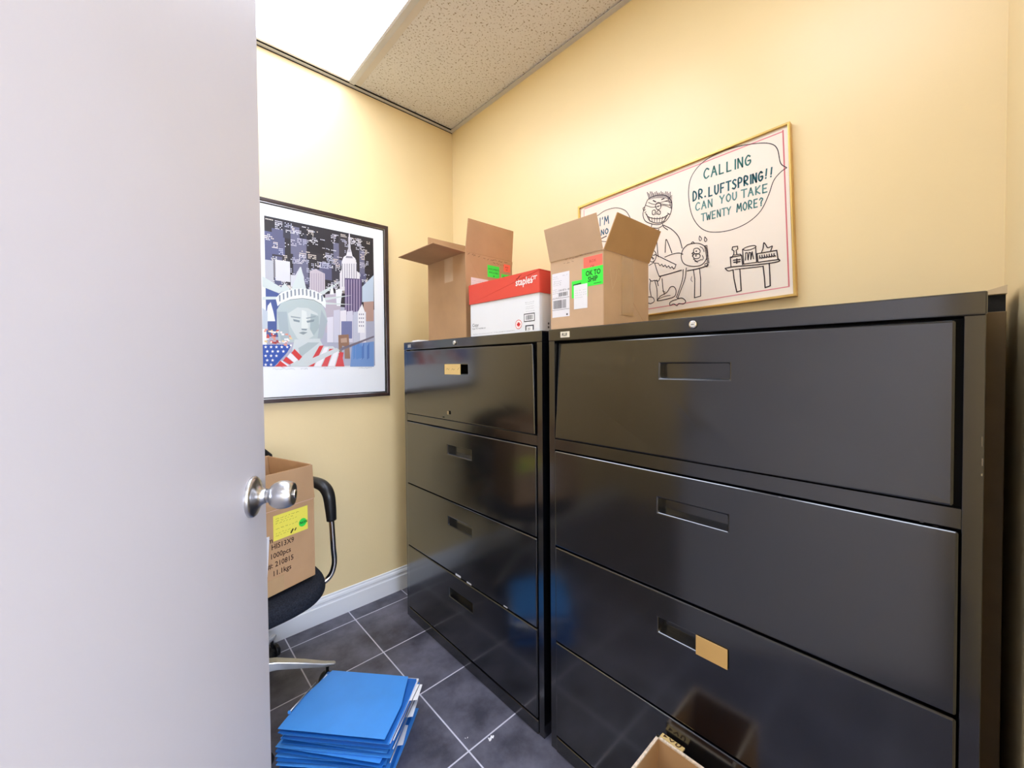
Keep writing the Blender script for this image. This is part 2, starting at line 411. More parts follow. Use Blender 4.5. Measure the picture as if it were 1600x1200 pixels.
# ------------------------------------------------------------------ lateral filing cabinets
FXC = -.4615; HC = 1.3495
ROWS = [(1.006, 1.307), (.667, .967), (.362, .662), (.056, .357)]
def front_panel(bm, y0, y1, z0, z1, hole, push=(0, 0, 0, 0), x=FXC, t=.018, pocket=.02):
    """drawer front facing -x with a recessed finger pull; push = how far each corner (TL, TR, BL, BR) stands out"""
    ys = [y0, hole[0], hole[1], y1]; zs = [z1, hole[3], hole[2], z0]
    def px(y, z):
        u = (y-y0)/(y1-y0); v = (z1-z)/(z1-z0)
        return x-((push[0]*(1-u)+push[1]*u)*(1-v)+(push[2]*(1-u)+push[3]*u)*v)
    g = [[bm.verts.new((px(y, z), y, z)) for y in ys] for z in zs]
    bk = [[bm.verts.new((px(y, z)+t, y, z)) for y in ys] for z in zs]
    for i in range(3):
        for j in range(3):
            if (i, j) == (1, 1): continue
            bm.faces.new([g[i][j], g[i][j+1], g[i+1][j+1], g[i+1][j]])
            bm.faces.new([bk[i][j], bk[i+1][j], bk[i+1][j+1], bk[i][j+1]])
    for k in range(3):
        bm.faces.new([g[0][k], bk[0][k], bk[0][k+1], g[0][k+1]]); bm.faces.new([g[3][k], g[3][k+1], bk[3][k+1], bk[3][k]])
        bm.faces.new([g[k][0], g[k+1][0], bk[k+1][0], bk[k][0]]); bm.faces.new([g[k][3], bk[k][3], bk[k+1][3], g[k+1][3]])
    for a, c in (((1,1),(1,2)), ((1,2),(2,2)), ((2,2),(2,1)), ((2,1),(1,1))):
        bm.faces.new([g[a[0]][a[1]], g[c[0]][c[1]], bk[c[0]][c[1]], bk[a[0]][a[1]]])
def cabinet(y0, y1, label, push1, tagtext, lockx, hole_shift=0):
    """y0 = end towards the back wall, y1 = end towards the doorway"""
    yc = (y0+y1)/2
    t = empty('filing_cabinet', (FXC/2, yc, 0), label, 'filing cabinet', 'lateral filing cabinets')
    xb = -.006; st = .024
    b = B()
    box(b, FXC, xb, y1, y0, 1.3125, HC)                                  # top with its deep front rail
    obj('top', b, 'black', t, bevel=.0025)
    b = B()
    for ya, yb in ((y0-.0012, y0-st), (y1+st, y1+.0012)): box(b, FXC+.001, FXC+.022, min(ya, yb), max(ya, yb), .0, 1.3122)
    box(b, FXC+.022, xb, y0-.003, y0-.0012, 0, 1.3122); box(b, FXC+.022, xb, y1+.0012, y1+.003, 0, 1.3122)
    box(b, xb-.002, xb, y1+.003, y0-.003, 0, 1.3122)
    box(b, FXC+.001, FXC+.02, y1+st, y0-st, .9705, 1.0035)               # rail under the flip-up door
    obj('body', b, 'black', t, bevel=.0012)
    b = B(); box(b, FXC-.004, FXC+.02, y1+st+.001, y0-st-.001, .001, .049); box(b, FXC+.03, xb-.01, y1+st, y0-st, .02, .04); obj('plinth', b, 'black', t, bevel=.004, seg=3)
    b = B(); box(b, FXC+.045, FXC+.047, y1+.004, y0-.004, .045, 1.312); obj('liner', b, 'blackin', t)
    out = []
    for i, (z0, z1) in enumerate(ROWS):
        b = B(); a, c = y0-st-.0025, y1+st+.0025
        if i == 0: c += .006
        hz = 1.2215 if i == 0 else (z1-.0845)
        hc = yc+(hole_shift if i == 0 else 0)
        hole = (hc+.0815, hc-.0815, hz-.018, hz+.018)
        p = push1 if i == 0 else (.005,)*4
        front_panel(b, a, c, z0, z1, hole, p)
        d = obj('flip_door' if i == 0 else 'drawer', b, 'black', t, bevel=.004, seg=3)
        b = B(); fx = FXC-sum(p)/4
        box(b, fx+.024, fx+.026, hole[1], hole[0], hole[2], hole[3]); box(b, fx+.016, fx+.026, hole[1]-.002, hole[1], hole[2], hole[3]); box(b, fx+.016, fx+.026, hole[0], hole[0]+.002, hole[2], hole[3])
        box(b, fx+.016, fx+.026, hole[1], hole[0], hole[2]-.002, hole[2]); box(b, fx+.016, fx+.026, hole[1], hole[0], hole[3], hole[3]+.002)
        h = obj('handle_recess', b, 'black', d)
        out.append((d, hole, fx))
    lm = frame_m((FXC, lockx, 1.331), (0, -1, 0), (0, 0, 1))
    b = B(); lathe(b, [(0, 0), (.0095, 0), (.0095, .004), (.008, .0055), (.0, .0055)], lm, 28); lk = obj('lock', b, 'chrome', t, smooth=True, label='round chrome lock')
    k = Ink(lm, .0058); k.circle(0, 0, .0062, (215, 215, 212)); k.rect(-.0035, -.0008, .0035, .0008, (30, 30, 30)); k.build('keyway', lk)
    k = Ink(FX(FXC, y0-.04 if tagtext == 'A' else y0-.053, 1.331))
    if tagtext == 'A':
        k.rect(0, -.007, .030, .007, (205, 205, 205)); k.rect(.003, -.005, .027, .005, (60, 62, 66)); k.rect(.008, -.003, .014, .003, (215, 215, 215)); k.rect(.016, -.003, .022, .003, (215, 215, 215))
    else:
        k.rect(-.003, -.0095, .033, .0085, (228, 222, 205)); k.text('RLB', .002, -.0045, .0125, (28, 26, 26), shear=.15, bold=.0003)
    k.build('name_tag', t)
    return t, out
A_Y0, A_Y1 = -.2325, -1.1556
B_Y0, B_Y1 = -1.1835, -2.0880
ca, da = cabinet(A_Y0, A_Y1, 'black lateral filing cabinet near the corner, under the red lidded carton', (.006, .012, .002, .003), 'A', -.668, .012)
cb, db = cabinet(B_Y0, B_Y1, 'black lateral filing cabinet nearest the doorway, under the open shipping box', (-.018, .002, .002, .002), 'B', -1.640)
# cards tucked into two of the pulls
d, h, fx = da[0]
b = B(); box(b, fx-.003, fx-.0015, h[0]-.115, h[0]-.002, h[2]-.004, h[3]+.003); nc = obj('label_card', b, 'note', d, label='manila card with handwriting')
k = Ink(FX(fx-.003, h[0]-.004, h[2])); k.scribble(.012, .014, .085, .013, (120, 90, 50), .0012); k.build('handwriting', d)
d, h, fx = db[2]
b = B(); box(b, fx-.0035, fx-.0015, h[1]-.002, h[1]+.068, h[2]-.006, h[3]+.004); obj('label_card', b, 'brass', d, bevel=.001, label='blank tan card')
# worn paint chips on the fronts
for part_, off, pts in ((da[0][0], .0075, ((700, 645, 3, 6, (150, 130, 96)), (690, 652, 3, 2, (120, 110, 90)))), (da[3][0], .0052, ((716, 899.5, 8, 2, (214, 214, 220)), (733, 911.5, 7, 2, (214, 214, 220)), (790, 948, 6, 2, (200, 200, 206)), (752, 924, 3, 2, (190, 190, 196)))), (db[1][0], .0052, ((1219, 777, 5, 1.5, (150, 150, 156)), (1440, 816, 6, 2, (140, 140, 144)), (1462, 822, 9, 2, (120, 120, 124)))), (bpy.data.objects['body.001'], -.0008, ((1534.5, 690, 2, 16, (120, 108, 88)), (1535, 722, 2, 12, (150, 134, 110)), (1534, 742, 2.5, 4, (150, 138, 114))))):
    for u, v, w_, h_, c in pts:
        k = Ink(FX(FXC-off, 0, 0)); a = on_x(u-w_/2, v-h_/2, FXC-off); q = on_x(u+w_/2, v+h_/2, FXC-off); k.rect(-a.y, q.z, -q.y, a.z, c)
        k.build('paint_chip', part_)
# added strip in the slot; its brown stands in for shaded wall
M['shaded_post'] = mat('shaded_wall_brown', (112, 90, 58), .5, noise=(14, .12)); M['capm'] = mat('beige_cap', (214, 190, 150), .5, noise=(9, .04))
t = empty('shade_strip', (-.18, B_Y1-.016, 0), 'narrow added strip in shaded-wall brown with a dark notch in the slot between cabinet and front wall', 'shade strip')
b = B(); box(b, -.30, -.06, B_Y1-.028, B_Y1-.004, 0, 1.328); obj('shaded_post', b, 'shaded_post', t, bevel=.001)
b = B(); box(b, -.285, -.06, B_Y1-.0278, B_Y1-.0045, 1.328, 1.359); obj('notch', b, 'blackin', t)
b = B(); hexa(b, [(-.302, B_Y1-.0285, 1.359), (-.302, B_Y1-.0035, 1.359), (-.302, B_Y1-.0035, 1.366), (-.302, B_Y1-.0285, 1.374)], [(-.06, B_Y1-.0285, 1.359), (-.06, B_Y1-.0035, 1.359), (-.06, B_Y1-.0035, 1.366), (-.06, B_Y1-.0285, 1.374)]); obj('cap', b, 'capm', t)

# ------------------------------------------------------------------ cardboard boxes
def open_body(x0, x1, y0, y1, z0, z1, t=.004):
    b = B()
    box(b, x0, x0+t, y0, y1, z0, z1); box(b, x1-t, x1, y0, y1, z0, z1); box(b, x0+t, x1-t, y0, y0+t, z0, z1); box(b, x0+t, x1-t, y1-t, y1, z0, z1)
    box(b, x0+t, x1-t, y0+t, y1-t, z0, z0+t); return b
TOPZ = HC+.0006
# tall box on the corner cabinet
x0, x1, y0, y1, z1 = -.42, -.156, -.690, -.397, 1.708
t = empty('cardboard_box', ((x0+x1)/2, (y0+y1)/2, TOPZ), 'tall brown cardboard box with open flaps standing in the corner behind the red lidded carton', 'box', 'open cardboard boxes on the cabinets')
obj('box_body', open_body(x0, x1, y0, y1, TOPZ, z1), 'card', t, bevel=.0012)
def flap(parent, hinge0, hinge1, out, name='flap', material='card', tp=.0035, taper=.004):
    a, c = Vector(hinge0), Vector(hinge1); o = Vector(out); e = (c-a).normalized()*taper
    b = B(); slab(b, [a, c, c+o-e, a+o+e], tp); return obj(name, b, material, parent, bevel=.0008)
flap(t, (x0, y1, z1), (x0, y0, z1), (-.150, .003, .010))                    # front flap folded out
flap(t, (x1, y0, z1), (x0, y0, z1), (.004, -.012, .136))                    # near side flap standing up
flap(t, (x0, y1, z1), (x1, y1, z1), (0, .004, .128))                        # far side flap standing up
flap(t, (x1, y1, z1), (x1, y0, z1), (-.012, 0, -.12))
k = Ink(FY(x0, y0, z1)); W = x1-x0
k.scribble(.012, -.012, .07, .009, (60, 45, 35), .0013); k.scribble(.095, -.016, .045, .008, (60, 45, 35), .0013); k.scribble(.15, -.014, .075, .008, (60, 45, 35), .0013); k.scribble(.15, -.027, .07, .006, (60, 45, 35), .0013)
k.build('handwriting', t)
k = Ink(FY(x0, y0, z1)); k.rect(.118, -.088, .186, -.036, (70, 235, 80)); k.text('DOCUMENTS', .122, -.056, .0105, (20, 60, 25)); k.text('ENCLOSED', .127, -.070, .0105, (20, 60, 25)); k.rect(.150, -.083, .158, -.080, (20, 60, 25)); k.build('sticker', t, label='green printed sticker')
k = Ink(FY(x0, y0, z1)); k.rect(.212, -.052, .252, -.018, (250, 110, 88)); k.text('BOX', .222, -.034, .009, (110, 30, 25)); k.text('OF', .225, -.045, .009, (110, 30, 25)); k.build('sticker', t, label='orange-red printed sticker')
k = Ink(FY(x0, y0, z1)); k.rect(.198, -.115, .256, -.064, (70, 235, 80)); k.text('OK TO', .204, -.083, .015, (20, 60, 25), bold=.0004); k.text('SHIP', .208, -.1, .015, (20, 60, 25), bold=.0004); k.build('sticker', t, label='green shipping sticker')
k = Ink(FY(x0, y0, z1)); k.rect(.028, -.160, .122, -.102, (232, 218, 220)); k.scribble(.034, -.116, .06, .003, (150, 135, 140)); k.scribble(.034, -.126, .07, .003, (150, 135, 140)); k.rect(.098, -.127, .112, -.122, (60, 55, 70)); k.scribble(.034, -.14, .05, .003, (150, 135, 140)); k.build('shipping_label', t)
b = B(); box(b, x0-.0004, x0, -.600, -.535, 1.60, z1-.004); obj('tape', b, 'tapep', t)

# white carton with red lid
x0, x1, y0, y1 = -.438, -.150, -1.123, -.745
t = empty('paper_carton', ((x0+x1)/2, (y0+y1)/2, TOPZ), 'white copy paper carton with a red lid between the two brown boxes', 'box')
b = B(); box(b, x0, x1, y0, y1, TOPZ, 1.545); obj('carton_body', b, 'carton', t, bevel=.0015)
b = B(); q = .004
box(b, x0-q, x0, y0-q, y1+q, 1.479, 1.553); box(b, x1, x1+q, y0-q, y1+q, 1.479, 1.553); box(b, x0, x1, y0-q, y0, 1.479, 1.553); box(b, x0, x1, y1, y1+q, 1.479, 1.553); box(b, x0-q, x1+q, y0-q, y1+q, 1.553, 1.557)
lid = obj('lid', b, 'red', t, bevel=.0012, label='red cardboard lid')
k = Ink(FX(x0-q, y1, 1.479)); k.text('staples', .268, .036, .036, (245, 235, 232), sx=.86, bold=.0007)
k.stroke([(.272, .059), (.282, .062), (.29, .068)], .003, (120, 20, 20)); k.stroke([(.283, .066), (.298, .071)], .0015, (120, 20, 20))
k.circle(.352, .0515, .007, (245, 235, 232)); k.circle(.352, .0515, .005, (222, 72, 56)); k.stroke([(.358, .0565), (.372, .0565)], .0028, (245, 235, 232)); k.stroke([(.365, .0565), (.363, .046)], .0028, (245, 235, 232)); k.build('lid_print', lid)
k = Ink(FX(x0, y1, TOPZ))
k.text('Copy', .012, .040, .018, (60, 62, 66)); k.text('Paper. For everyday use.', .012, .029, .0085, (110, 112, 116))
k.scribble(.018, .008, .03, .003, (120, 120, 125)); k.scribble(.055, .008, .075, .003, (120, 120, 125)); k.scribble(.145, .008, .045, .003, (120, 120, 125)); k.scribble(.20, .009, .055, .003, (120, 120, 125))
k.circle(.278, .030, .0165, (214, 70, 66)); k.circle(.278, .030, .0145, (250, 236, 236))
leaf = [(0, .010), (.002, .006), (.005, .0075), (.0045, .003), (.009, .004), (.008, .001), (.0095, -.001), (.005, -.005), (.0055, -.007), (.0008, -.006), (.0008, -.0105)]
k.poly([(.278+a, .030+c) for a, c in leaf]+[(.278-a, .030+c) for a, c in leaf[::-1]], (206, 40, 44))
for yy in (.101, .095, .086, .079, .070): k.scribble(.312+random.uniform(0, .004), yy, .036, .0022, (110, 110, 114), .0006)
k.rect(.305, .036, .357, .064, (50, 54, 62)); k.rect(.308, .039, .354, .061, (240, 240, 242)); k.bars(.314, .042, .349, .058, (60, 62, 68))
k.rect(.312, .006, .352, .024, (50, 54, 62)); k.rect(.317, .004, .347, .020, (240, 240, 242)); k.text('20', .321, .006, .014, (60, 62, 68))
k.build('carton_print', t)
k = Ink(FY(x0, y0, TOPZ)); k.circle(.045, .028, .004, (80, 80, 84)); k.rect(.041, .012, .049, .019, (90, 90, 94)); k.build('carton_print', t)

# open shipping box on the near cabinet
x0, x1, y0, y1, z1 = -.45, -.196, -1.383, -1.184, 1.565
t = empty('cardboard_box', ((x0+x1)/2, (y0+y1)/2, TOPZ), 'smaller cardboard shipping box with white labels and raised flaps in front of the framed cartoon', 'box', 'open cardboard boxes on the cabinets')
obj('box_body', open_body(x0, x1, y0, y1, TOPZ, z1), 'cardp', t, bevel=.0012)
flap(t, (x0, y1, z1), (x0, y0, z1), (-.024, .004, .098), material='cardp', taper=.001)
flap(t, (x0, y0, z1), (x1, y0, z1), (.014, -.034, .098), material='cardk', taper=.002)
flap(t, (x1, y0, z1), (x1, y1, z1), (.03, 0, .09))
flap(t, (x1, y1, z1), (x0, y1, z1), (0, -.006, -.095))
L_ = FX(x0, y1, z1)
k = Ink(L_)
k.scribble(.06, -.006, .06, .004, (110, 85, 75)); k.scribble(.055, -.017, .04, .005, (100, 75, 65)); k.scribble(.135, -.004, .02, .003, (110, 85, 75)); k.build('handwriting', t)
k = Ink(L_); k.rect(.007, -.178, .077, -.040, (232, 230, 236))
for yy in (-.052, -.058): k.scribble(.011, yy, .02, .002, (110, 110, 118), .0005)
for yy in (-.067, -.073, -.079): k.scribble(.013, yy, .03, .0022, (90, 90, 98), .0006)
k.scribble(.05, -.052, .02, .004, (120, 120, 126), .0006)
for yy in (-.092, -.098, -.104): k.scribble(.010, yy, .018, .002, (90, 90, 98), .0006)
k.text('CAN 407 0 - 00', .032, -.098, .0085, (60, 60, 66), sx=.8); k.bars(.033, -.114, .070, -.102, (60, 60, 66))
k.rect(.008, -.1195, .076, -.1185, (60, 60, 66)); k.scribble(.010, -.117, .03, .002, (60, 60, 66), .0005); k.bars(.012, -.151, .064, -.125, (70, 70, 76)); k.rect(.008, -.1555, .076, -.1545, (60, 60, 66)); k.rect(.064, -.174, .070, -.169, (70, 70, 76))
k.build('shipping_label', t)
k = Ink(L_); k.rect(.130, -.062, .196, -.012, (250, 118, 100)); k.text('BOX', .151, -.030, .011, (140, 40, 34)); k.text('OF', .154, -.046, .011, (140, 40, 34)); k.rect(.179, -.046, .182, -.044, (140, 40, 34)); k.build('sticker', t, label='coral printed sticker')
k = Ink(L_, .0006); k.rect(.124, -.098, .1985, -.044, (70, 240, 76)); k.text('OK TO', .138, -.067, .0205, (18, 70, 28), bold=.0006, sx=.80); k.text('SHIP', .146, -.085, .0205, (18, 70, 28), bold=.0006, sx=.84); k.rect(.166, -.093, .192, -.0915, (18, 70, 28)); k.build('sticker', t, label='bright green sticker reading OK TO SHIP')
k = Ink(L_, .0004); k.rect(.086, -.126, .145, -.075, (70, 240, 76)); k.stroke([(.093, -.087), (.12, -.085)], .004, (18, 70, 28)); k.rect(.1425, -.086, .1445, -.080, (18, 50, 28)); k.build('sticker', t, label='green sticker behind a white slip')
k = Ink(L_, .0007); k.rect(.094, -.160, .144, -.088, (236, 236, 240))
for i in range(3):
    for j in range(3): k.scribble(.098+.015*i, -.106-.007*j, .008, .002, (130, 150, 145), .0005)
k.scribble(.098, -.127, .03, .002, (150, 150, 150), .0005); k.build('packing_slip', t)
b = B(); box(b, x0+.095, x0+.160, y0-.0004, y0, 1.386, z1-.003); obj('tape', b, 'tape', t)
k = Ink(FY(x0, y0, z1)); k.stroke(catmull([(.034, -.05, 0), (.040, -.085, 0), (.044, -.105, 0)]), .0012, (216, 196, 160)); k.stroke(catmull([(.068, -.055, 0), (.062, -.08, 0), (.045, -.108, 0)]), .0012, (216, 196, 160)); k.build('scuff', t)

# little heap of white paper on the corner cabinet
b = B(); box(b, -.44, -.36, -.345, -.262, TOPZ, TOPZ+.004, None); box(b, -.435, -.37, -.335, -.27, TOPZ+.004, TOPZ+.009)
o = obj('paper_pad', b, 'paper', bevel=.002); tag(o, 'small white paper pad on the corner cabinet left of the tall box', 'paper pad')

# carton on the floor in the foreground
h = .315; x1, y1 = -.4905, -1.564; x0, y0 = x1-.17, y1-.16
t = empty('cardboard_box', ((x0+x1)/2, (y0+y1)/2, 0), 'open cardboard box on the floor against the near filing cabinet at the bottom edge', 'box')
obj('box_body', open_body(x0, x1, y0, y1, .0006, h-.004, .006), 'cardk', t, bevel=.001)
b = B(); q = .0062; box(b, x0-.0002, x0+q, y0-.0002, y1+.0002, h-.004, h); box(b, x1-q, x1+.0002, y0, y1+.0002, h-.004, h); box(b, x0, x1, y0-.0002, y0+q, h-.004, h); box(b, x0, x1, y1-q, y1+.0002, h-.004, h); obj('rim', b, 'flute', t, label='pale corrugated cut edge')
b = B(); slab(b, [(x1+.001, y1-.006, h-.004), (x1+.001, y1-.062, h-.004), (x1+.016, y1-.062, h-.006), (x1+.016, y1-.006, h-.006)], .004); fl = obj('flap', b, 'note', t)
k = Ink(frame_m((x1+.001, y1-.006, h-.004), (0, -1, 0), (.015, 0, -.002)), .0046)
if k.m.col[2].z < 0: k.m = frame_m((x1+.001, y1-.062, h-.004), (0, 1, 0), (.015, 0, -.002))
k.poly([(.006, .004), (.016, .009), (.006, .014)], (84, 52, 20)); k.stroke([(.020, .012), (.026, .005), (.031, .012)], .003, (84, 52, 20)); k.stroke(catmull([(.038, .012, 0), (.038, .005, 0), (.044, .004, 0), (.047, .009, 0), (.047, .014, 0)]), .0032, (84, 52, 20))
k.build('flap_print', fl)

# ------------------------------------------------------------------ framed night-skyline print on the back wall
X0, X1, Z0, Z1 = -1.083, -.434, 1.077, 1.976
t = empty('framed_print', ((X0+X1)/2, -.01, Z0), 'framed city skyline print in a dark wood frame on the back wall', 'picture')
def frame_bars(b, x0, x1, z0, z1, wd, ya, yb, tf):
    """four mitred bars; tf maps (u, depth, v) to the world"""
    o = [(x0, z0), (x1, z0), (x1, z1), (x0, z1)]; i = [(x0+wd, z0+wd), (x1-wd, z0+wd), (x1-wd, z1-wd), (x0+wd, z1-wd)]
    for k in range(4):
        n = (k+1) % 4; q = [o[k], o[n], i[n], i[k]]
        hexa(b, [tf(p[0], ya, p[1]) for p in q], [tf(p[0], yb, p[1]) for p in q])
idt = lambda u, d, v: (u, d, v)
b = B(); frame_bars(b, X0, X1, Z0, Z1, .017, -.002, -.026, idt); obj('frame', b, 'frame', t, bevel=.004)
b = B(); frame_bars(b, X0+.0172, X1-.0172, Z0+.0172, Z1-.0172, .0035, -.002, -.021, idt); obj('fillet', b, 'steel', t, label='thin pale inner edge')
b = B(); frame_bars(b, X0+.0209, X1-.0209, Z0+.0209, Z1-.0209, .004, -.002, -.017, idt); obj('frame_rabbet', b, 'gap', t)
YA = -.016
b = B(); box(b, X0+.02, X1-.02, YA, -.003, Z0+.02, Z1-.02); obj('mount', b, 'mat', t)
am = FY(0, YA, 0); k = Ink(am, .0002)
def a_(zx, zy):
    p = on_y(400+zx/3.33333, 280+zy/3.33333, YA); return (p.x, p.z)
def P(pts, rgb): k.poly([a_(*p) for p in pts], rgb)
TL, TR, BR_, BL = a_(33, 185), a_(617, 310), a_(615, 975), a_(33, 975)
AX0, AX1, AZ0, AZ1 = -1.007, -.512, 1.238, 1.899
def uv(u, v): return (AX0+(AX1-AX0)*u, AZ1+(AZ0-AZ1)*v)       # v down
def R(u0, v0, u1, v1, rgb): k.poly([uv(u0, v0), uv(u1, v0), uv(u1, v1), uv(u0, v1)], rgb)
R(0, 0, 1, 1, (176, 178, 196)); R(0, 0, 1, .56, (48, 46, 52)); R(0, .10, .16, .30, (92, 96, 132)); R(0, .48, .14, .80, (74, 92, 150))
for _ in range(26):
    u = random.random()*.9; v = .02+random.random()*.36; R(u, v, min(1, u+random.uniform(.05, .13)), v+random.uniform(.1, .22), random.choice([(70, 70, 86), (58, 58, 70), (92, 94, 124), (64, 60, 66), (40, 38, 44), (108, 108, 132)]))
for _ in range(165):   # clusters of lit windows
    u = random.random()*.94; v = .015+random.random()*.44; nx, ny = random.randint(2, 6), random.randint(1, 4); c = random.choice([(232, 232, 238), (214, 214, 226), (236, 226, 214), (200, 204, 224)])
    for i in range(nx):
        for j in range(ny):
            if random.random() < .72: 
                uu, vv = u+i*.0125, v+j*.0115
                if uu < .985: k.rect(uv(uu, vv)[0], uv(uu, vv+.006)[1], uv(uu+.0085, vv)[0], uv(uu, vv)[1], c, False)
    k.k += 1
R(.0, .29, .065, .43, (188, 190, 198)); R(.08, .28, .2, .42, (214, 214, 218)); R(.066, .28, .079, .4, (120, 118, 124))
P([(180, 500), (205, 500), (230, 455), (250, 510), (250, 560), (180, 560)], (206, 208, 214)); P([(280, 480), (310, 468), (358, 492), (360, 600), (278, 600)], (198, 188, 196))
for i in range(6): P([(288+i*12, 490), (292+i*12, 490), (292+i*12, 590), (288+i*12, 590)], (168, 158, 172))
# tall stepped tower with a needle
P([(436, 490), (446, 470), (446, 430), (456, 405), (470, 396), (474, 378), (480, 360), (483, 284), (488, 284), (492, 362), (498, 382), (502, 400), (516, 412), (524, 440), (524, 478), (540, 492), (540, 580), (436, 580)], (224, 222, 226))
for i in range(7): P([(448+i*12, 440), (452+i*12, 440), (452+i*12, 560), (448+i*12, 560)], (150, 148, 160))
P([(476, 380), (480, 364), (484, 300), (487, 300), (490, 364), (494, 380)], (190, 188, 196)); P([(470, 400), (500, 402), (504, 412), (466, 410)], (140, 138, 150))
P([(462, 515), (550, 520), (550, 710), (462, 705)], (96, 84, 118))
for i in range(6): P([(466+i*14, 522), (471+i*14, 522), (471+i*14, 700), (466+i*14, 700)], (170, 158, 186))
P([(552, 560), (612, 500), (612, 640), (552, 640)], (190, 206, 222)); P([(560, 640), (612, 636), (612, 740), (560, 740)], (182, 150, 138))
P([(360, 600), (440, 590), (440, 800), (360, 800)], (186, 178, 190)); P([(384, 600), (394, 540), (406, 600)], (238, 240, 240)); P([(414, 575), (450, 575), (446, 600), (440, 660), (420, 660)], (232, 236, 238))
for i, c in enumerate([(222, 220, 230), (206, 206, 220), (232, 228, 234), (214, 212, 226), (196, 200, 216), (228, 228, 236)]): P([(370+i*34, 720-((i*37) % 40)), (402+i*34, 716-((i*37) % 40)), (402+i*34, 850), (370+i*34, 850)], c)
P([(530, 690), (552, 650), (566, 690), (566, 800), (530, 800)], (240, 240, 242))
for i in range(3):
    for j in range(4): P([(536+i*10, 700+j*20), (541+i*10, 700+j*20), (541+i*10, 708+j*20), (536+i*10, 708+j*20)], (130, 130, 150))
P([(444, 740), (500, 740), (500, 830), (444, 830)], (118, 124, 164)); P([(500, 860), (614, 845), (614, 976), (490, 976)], (118, 152, 204))
for i in range(9): 
    xx = 500+random.random()*100; P([(xx, 850+random.random()*60), (xx+12, 850), (xx+12, 930), (xx, 940)], random.choice([(158, 190, 226), (86, 122, 186), (206, 220, 236), (96, 140, 200)]))
P([(428, 812), (482, 808), (490, 935), (462, 935), (460, 870), (448, 868), (446, 935), (432, 935)], (150, 116, 96)); P([(440, 830), (472, 826), (474, 850), (442, 852)], (190, 160, 140)); P([(440, 880), (614, 815), (614, 824), (440, 895)], (120, 112, 124))
P([(60, 660), (76, 640), (90, 690), (100, 740), (50, 740)], (232, 236, 238)); P([(33, 670), (60, 690), (60, 780), (33, 780)], (196, 206, 216))
# statue: rays, crown, head, robe, flag
SG = (196, 208, 206)
for q in ([(33, 505), (150, 575), (120, 595), (33, 560)], [(33, 612), (112, 612), (112, 626), (33, 628)], [(180, 580), (234, 455), (262, 575)], [(330, 590), (440, 532), (350, 602)], [(352, 618), (500, 604), (360, 632)], [(352, 640), (506, 654), (360, 652)], [(110, 590), (150, 540), (180, 580)]): P(q, (206, 216, 214))
P([(102, 620), (130, 590), (180, 574), (240, 568), (300, 578), (345, 600), (364, 640), (362, 672), (340, 650), (300, 628), (240, 620), (180, 626), (130, 645), (112, 662)], (232, 238, 236))
for i in range(12):
    x = 118+i*20; yb = 648-38*math.sin(PI*(i+.5)/12); P([(x, yb-38), (x+9, yb-40), (x+10, yb-8), (x+2, yb-5)], (138, 146, 156))
P([(108, 680), (130, 645), (180, 628), (240, 622), (300, 630), (345, 655), (362, 690), (372, 740), (350, 800), (330, 850), (120, 850), (108, 780)], (184, 198, 198))
P([(165, 700), (215, 668), (270, 672), (320, 700), (332, 760), (300, 815), (255, 845), (215, 830), (180, 770)], (206, 214, 212))
P([(238, 680), (262, 690), (272, 775), (236, 780)], (222, 228, 224)); P([(285, 700), (325, 712), (330, 770), (300, 815), (280, 780)], (168, 184, 186)); P([(110, 690), (160, 690), (175, 830), (130, 850)], (168, 182, 188)); P([(340, 680), (372, 740), (345, 830), (320, 830)], (170, 182, 188))
P([(192, 728), (228, 736), (226, 746), (196, 740)], (136, 150, 156)); P([(262, 738), (304, 730), (300, 742), (266, 748)], (136, 150, 156)); P([(236, 778), (266, 780), (262, 788), (238, 786)], (130, 146, 152)); P([(222, 800), (244, 794), (268, 798), (246, 810)], (140, 152, 156)); P([(180, 712), (232, 720), (230, 726), (182, 720)], (154, 166, 170)); P([(260, 722), (310, 712), (310, 718), (262, 728)], (154, 166, 170))
P([(200, 835), (330, 830), (350, 870), (400, 870), (440, 905), (456, 975), (180, 975), (190, 880)], (206, 214, 214)); P([(270, 850), (330, 850), (230, 930), (220, 880)], (176, 190, 192))
P([(33, 862), (186, 862), (160, 905), (95, 975), (33, 975)], (48, 84, 170))
def star(x, y, r):
    P([(x+(r if i % 2 == 0 else r*.42)*math.sin(PI*i/5), y-(r if i % 2 == 0 else r*.42)*math.cos(PI*i/5)) for i in range(10)], (240, 242, 246))
for i in range(5):
    for j in range(5):
        x = 50+i*28+(j % 2)*8; y = 874+j*23
        if x+(y-862)*.8 < 172+0*i: star(x, y, 9)
for i in range(5):
    c = (214, 62, 62) if i % 2 == 0 else (240, 236, 238)
    P([(200-i*22, 884+i*20), (240-i*22+0, 925+i*15), (222-i*24, 945+i*10 if i < 3 else 975), (184-i*22, 905+i*20 if i < 3 else 975)], c)
P([(104, 975), (125, 945), (165, 975)], (214, 62, 62))
for i in range(5):
    P([(330+i*26, 868+i*8), (352+i*26, 866+i*9), (300+i*36, 975), (268+i*36, 975)], (214, 62, 62) if i % 2 == 0 else (240, 236, 238))
P([(250, 950), (420, 878), (436, 892), (270, 975)], (206, 212, 212)); P([(430, 905), (446, 905), (460, 975), (424, 975)], (214, 62, 62))
for _ in range(46):
    x = 40+random.random()*140; y = 772+random.random()*74+(x-40)*.15; P([(x, y), (x+random.uniform(6, 18), y), (x+random.uniform(6, 18), y+random.uniform(6, 13)), (x, y+8)], random.choice([(224, 150, 130), (240, 232, 226), (206, 80, 66), (232, 206, 150), (160, 60, 60), (240, 240, 240)]))
k.build('artwork', t, 'art')
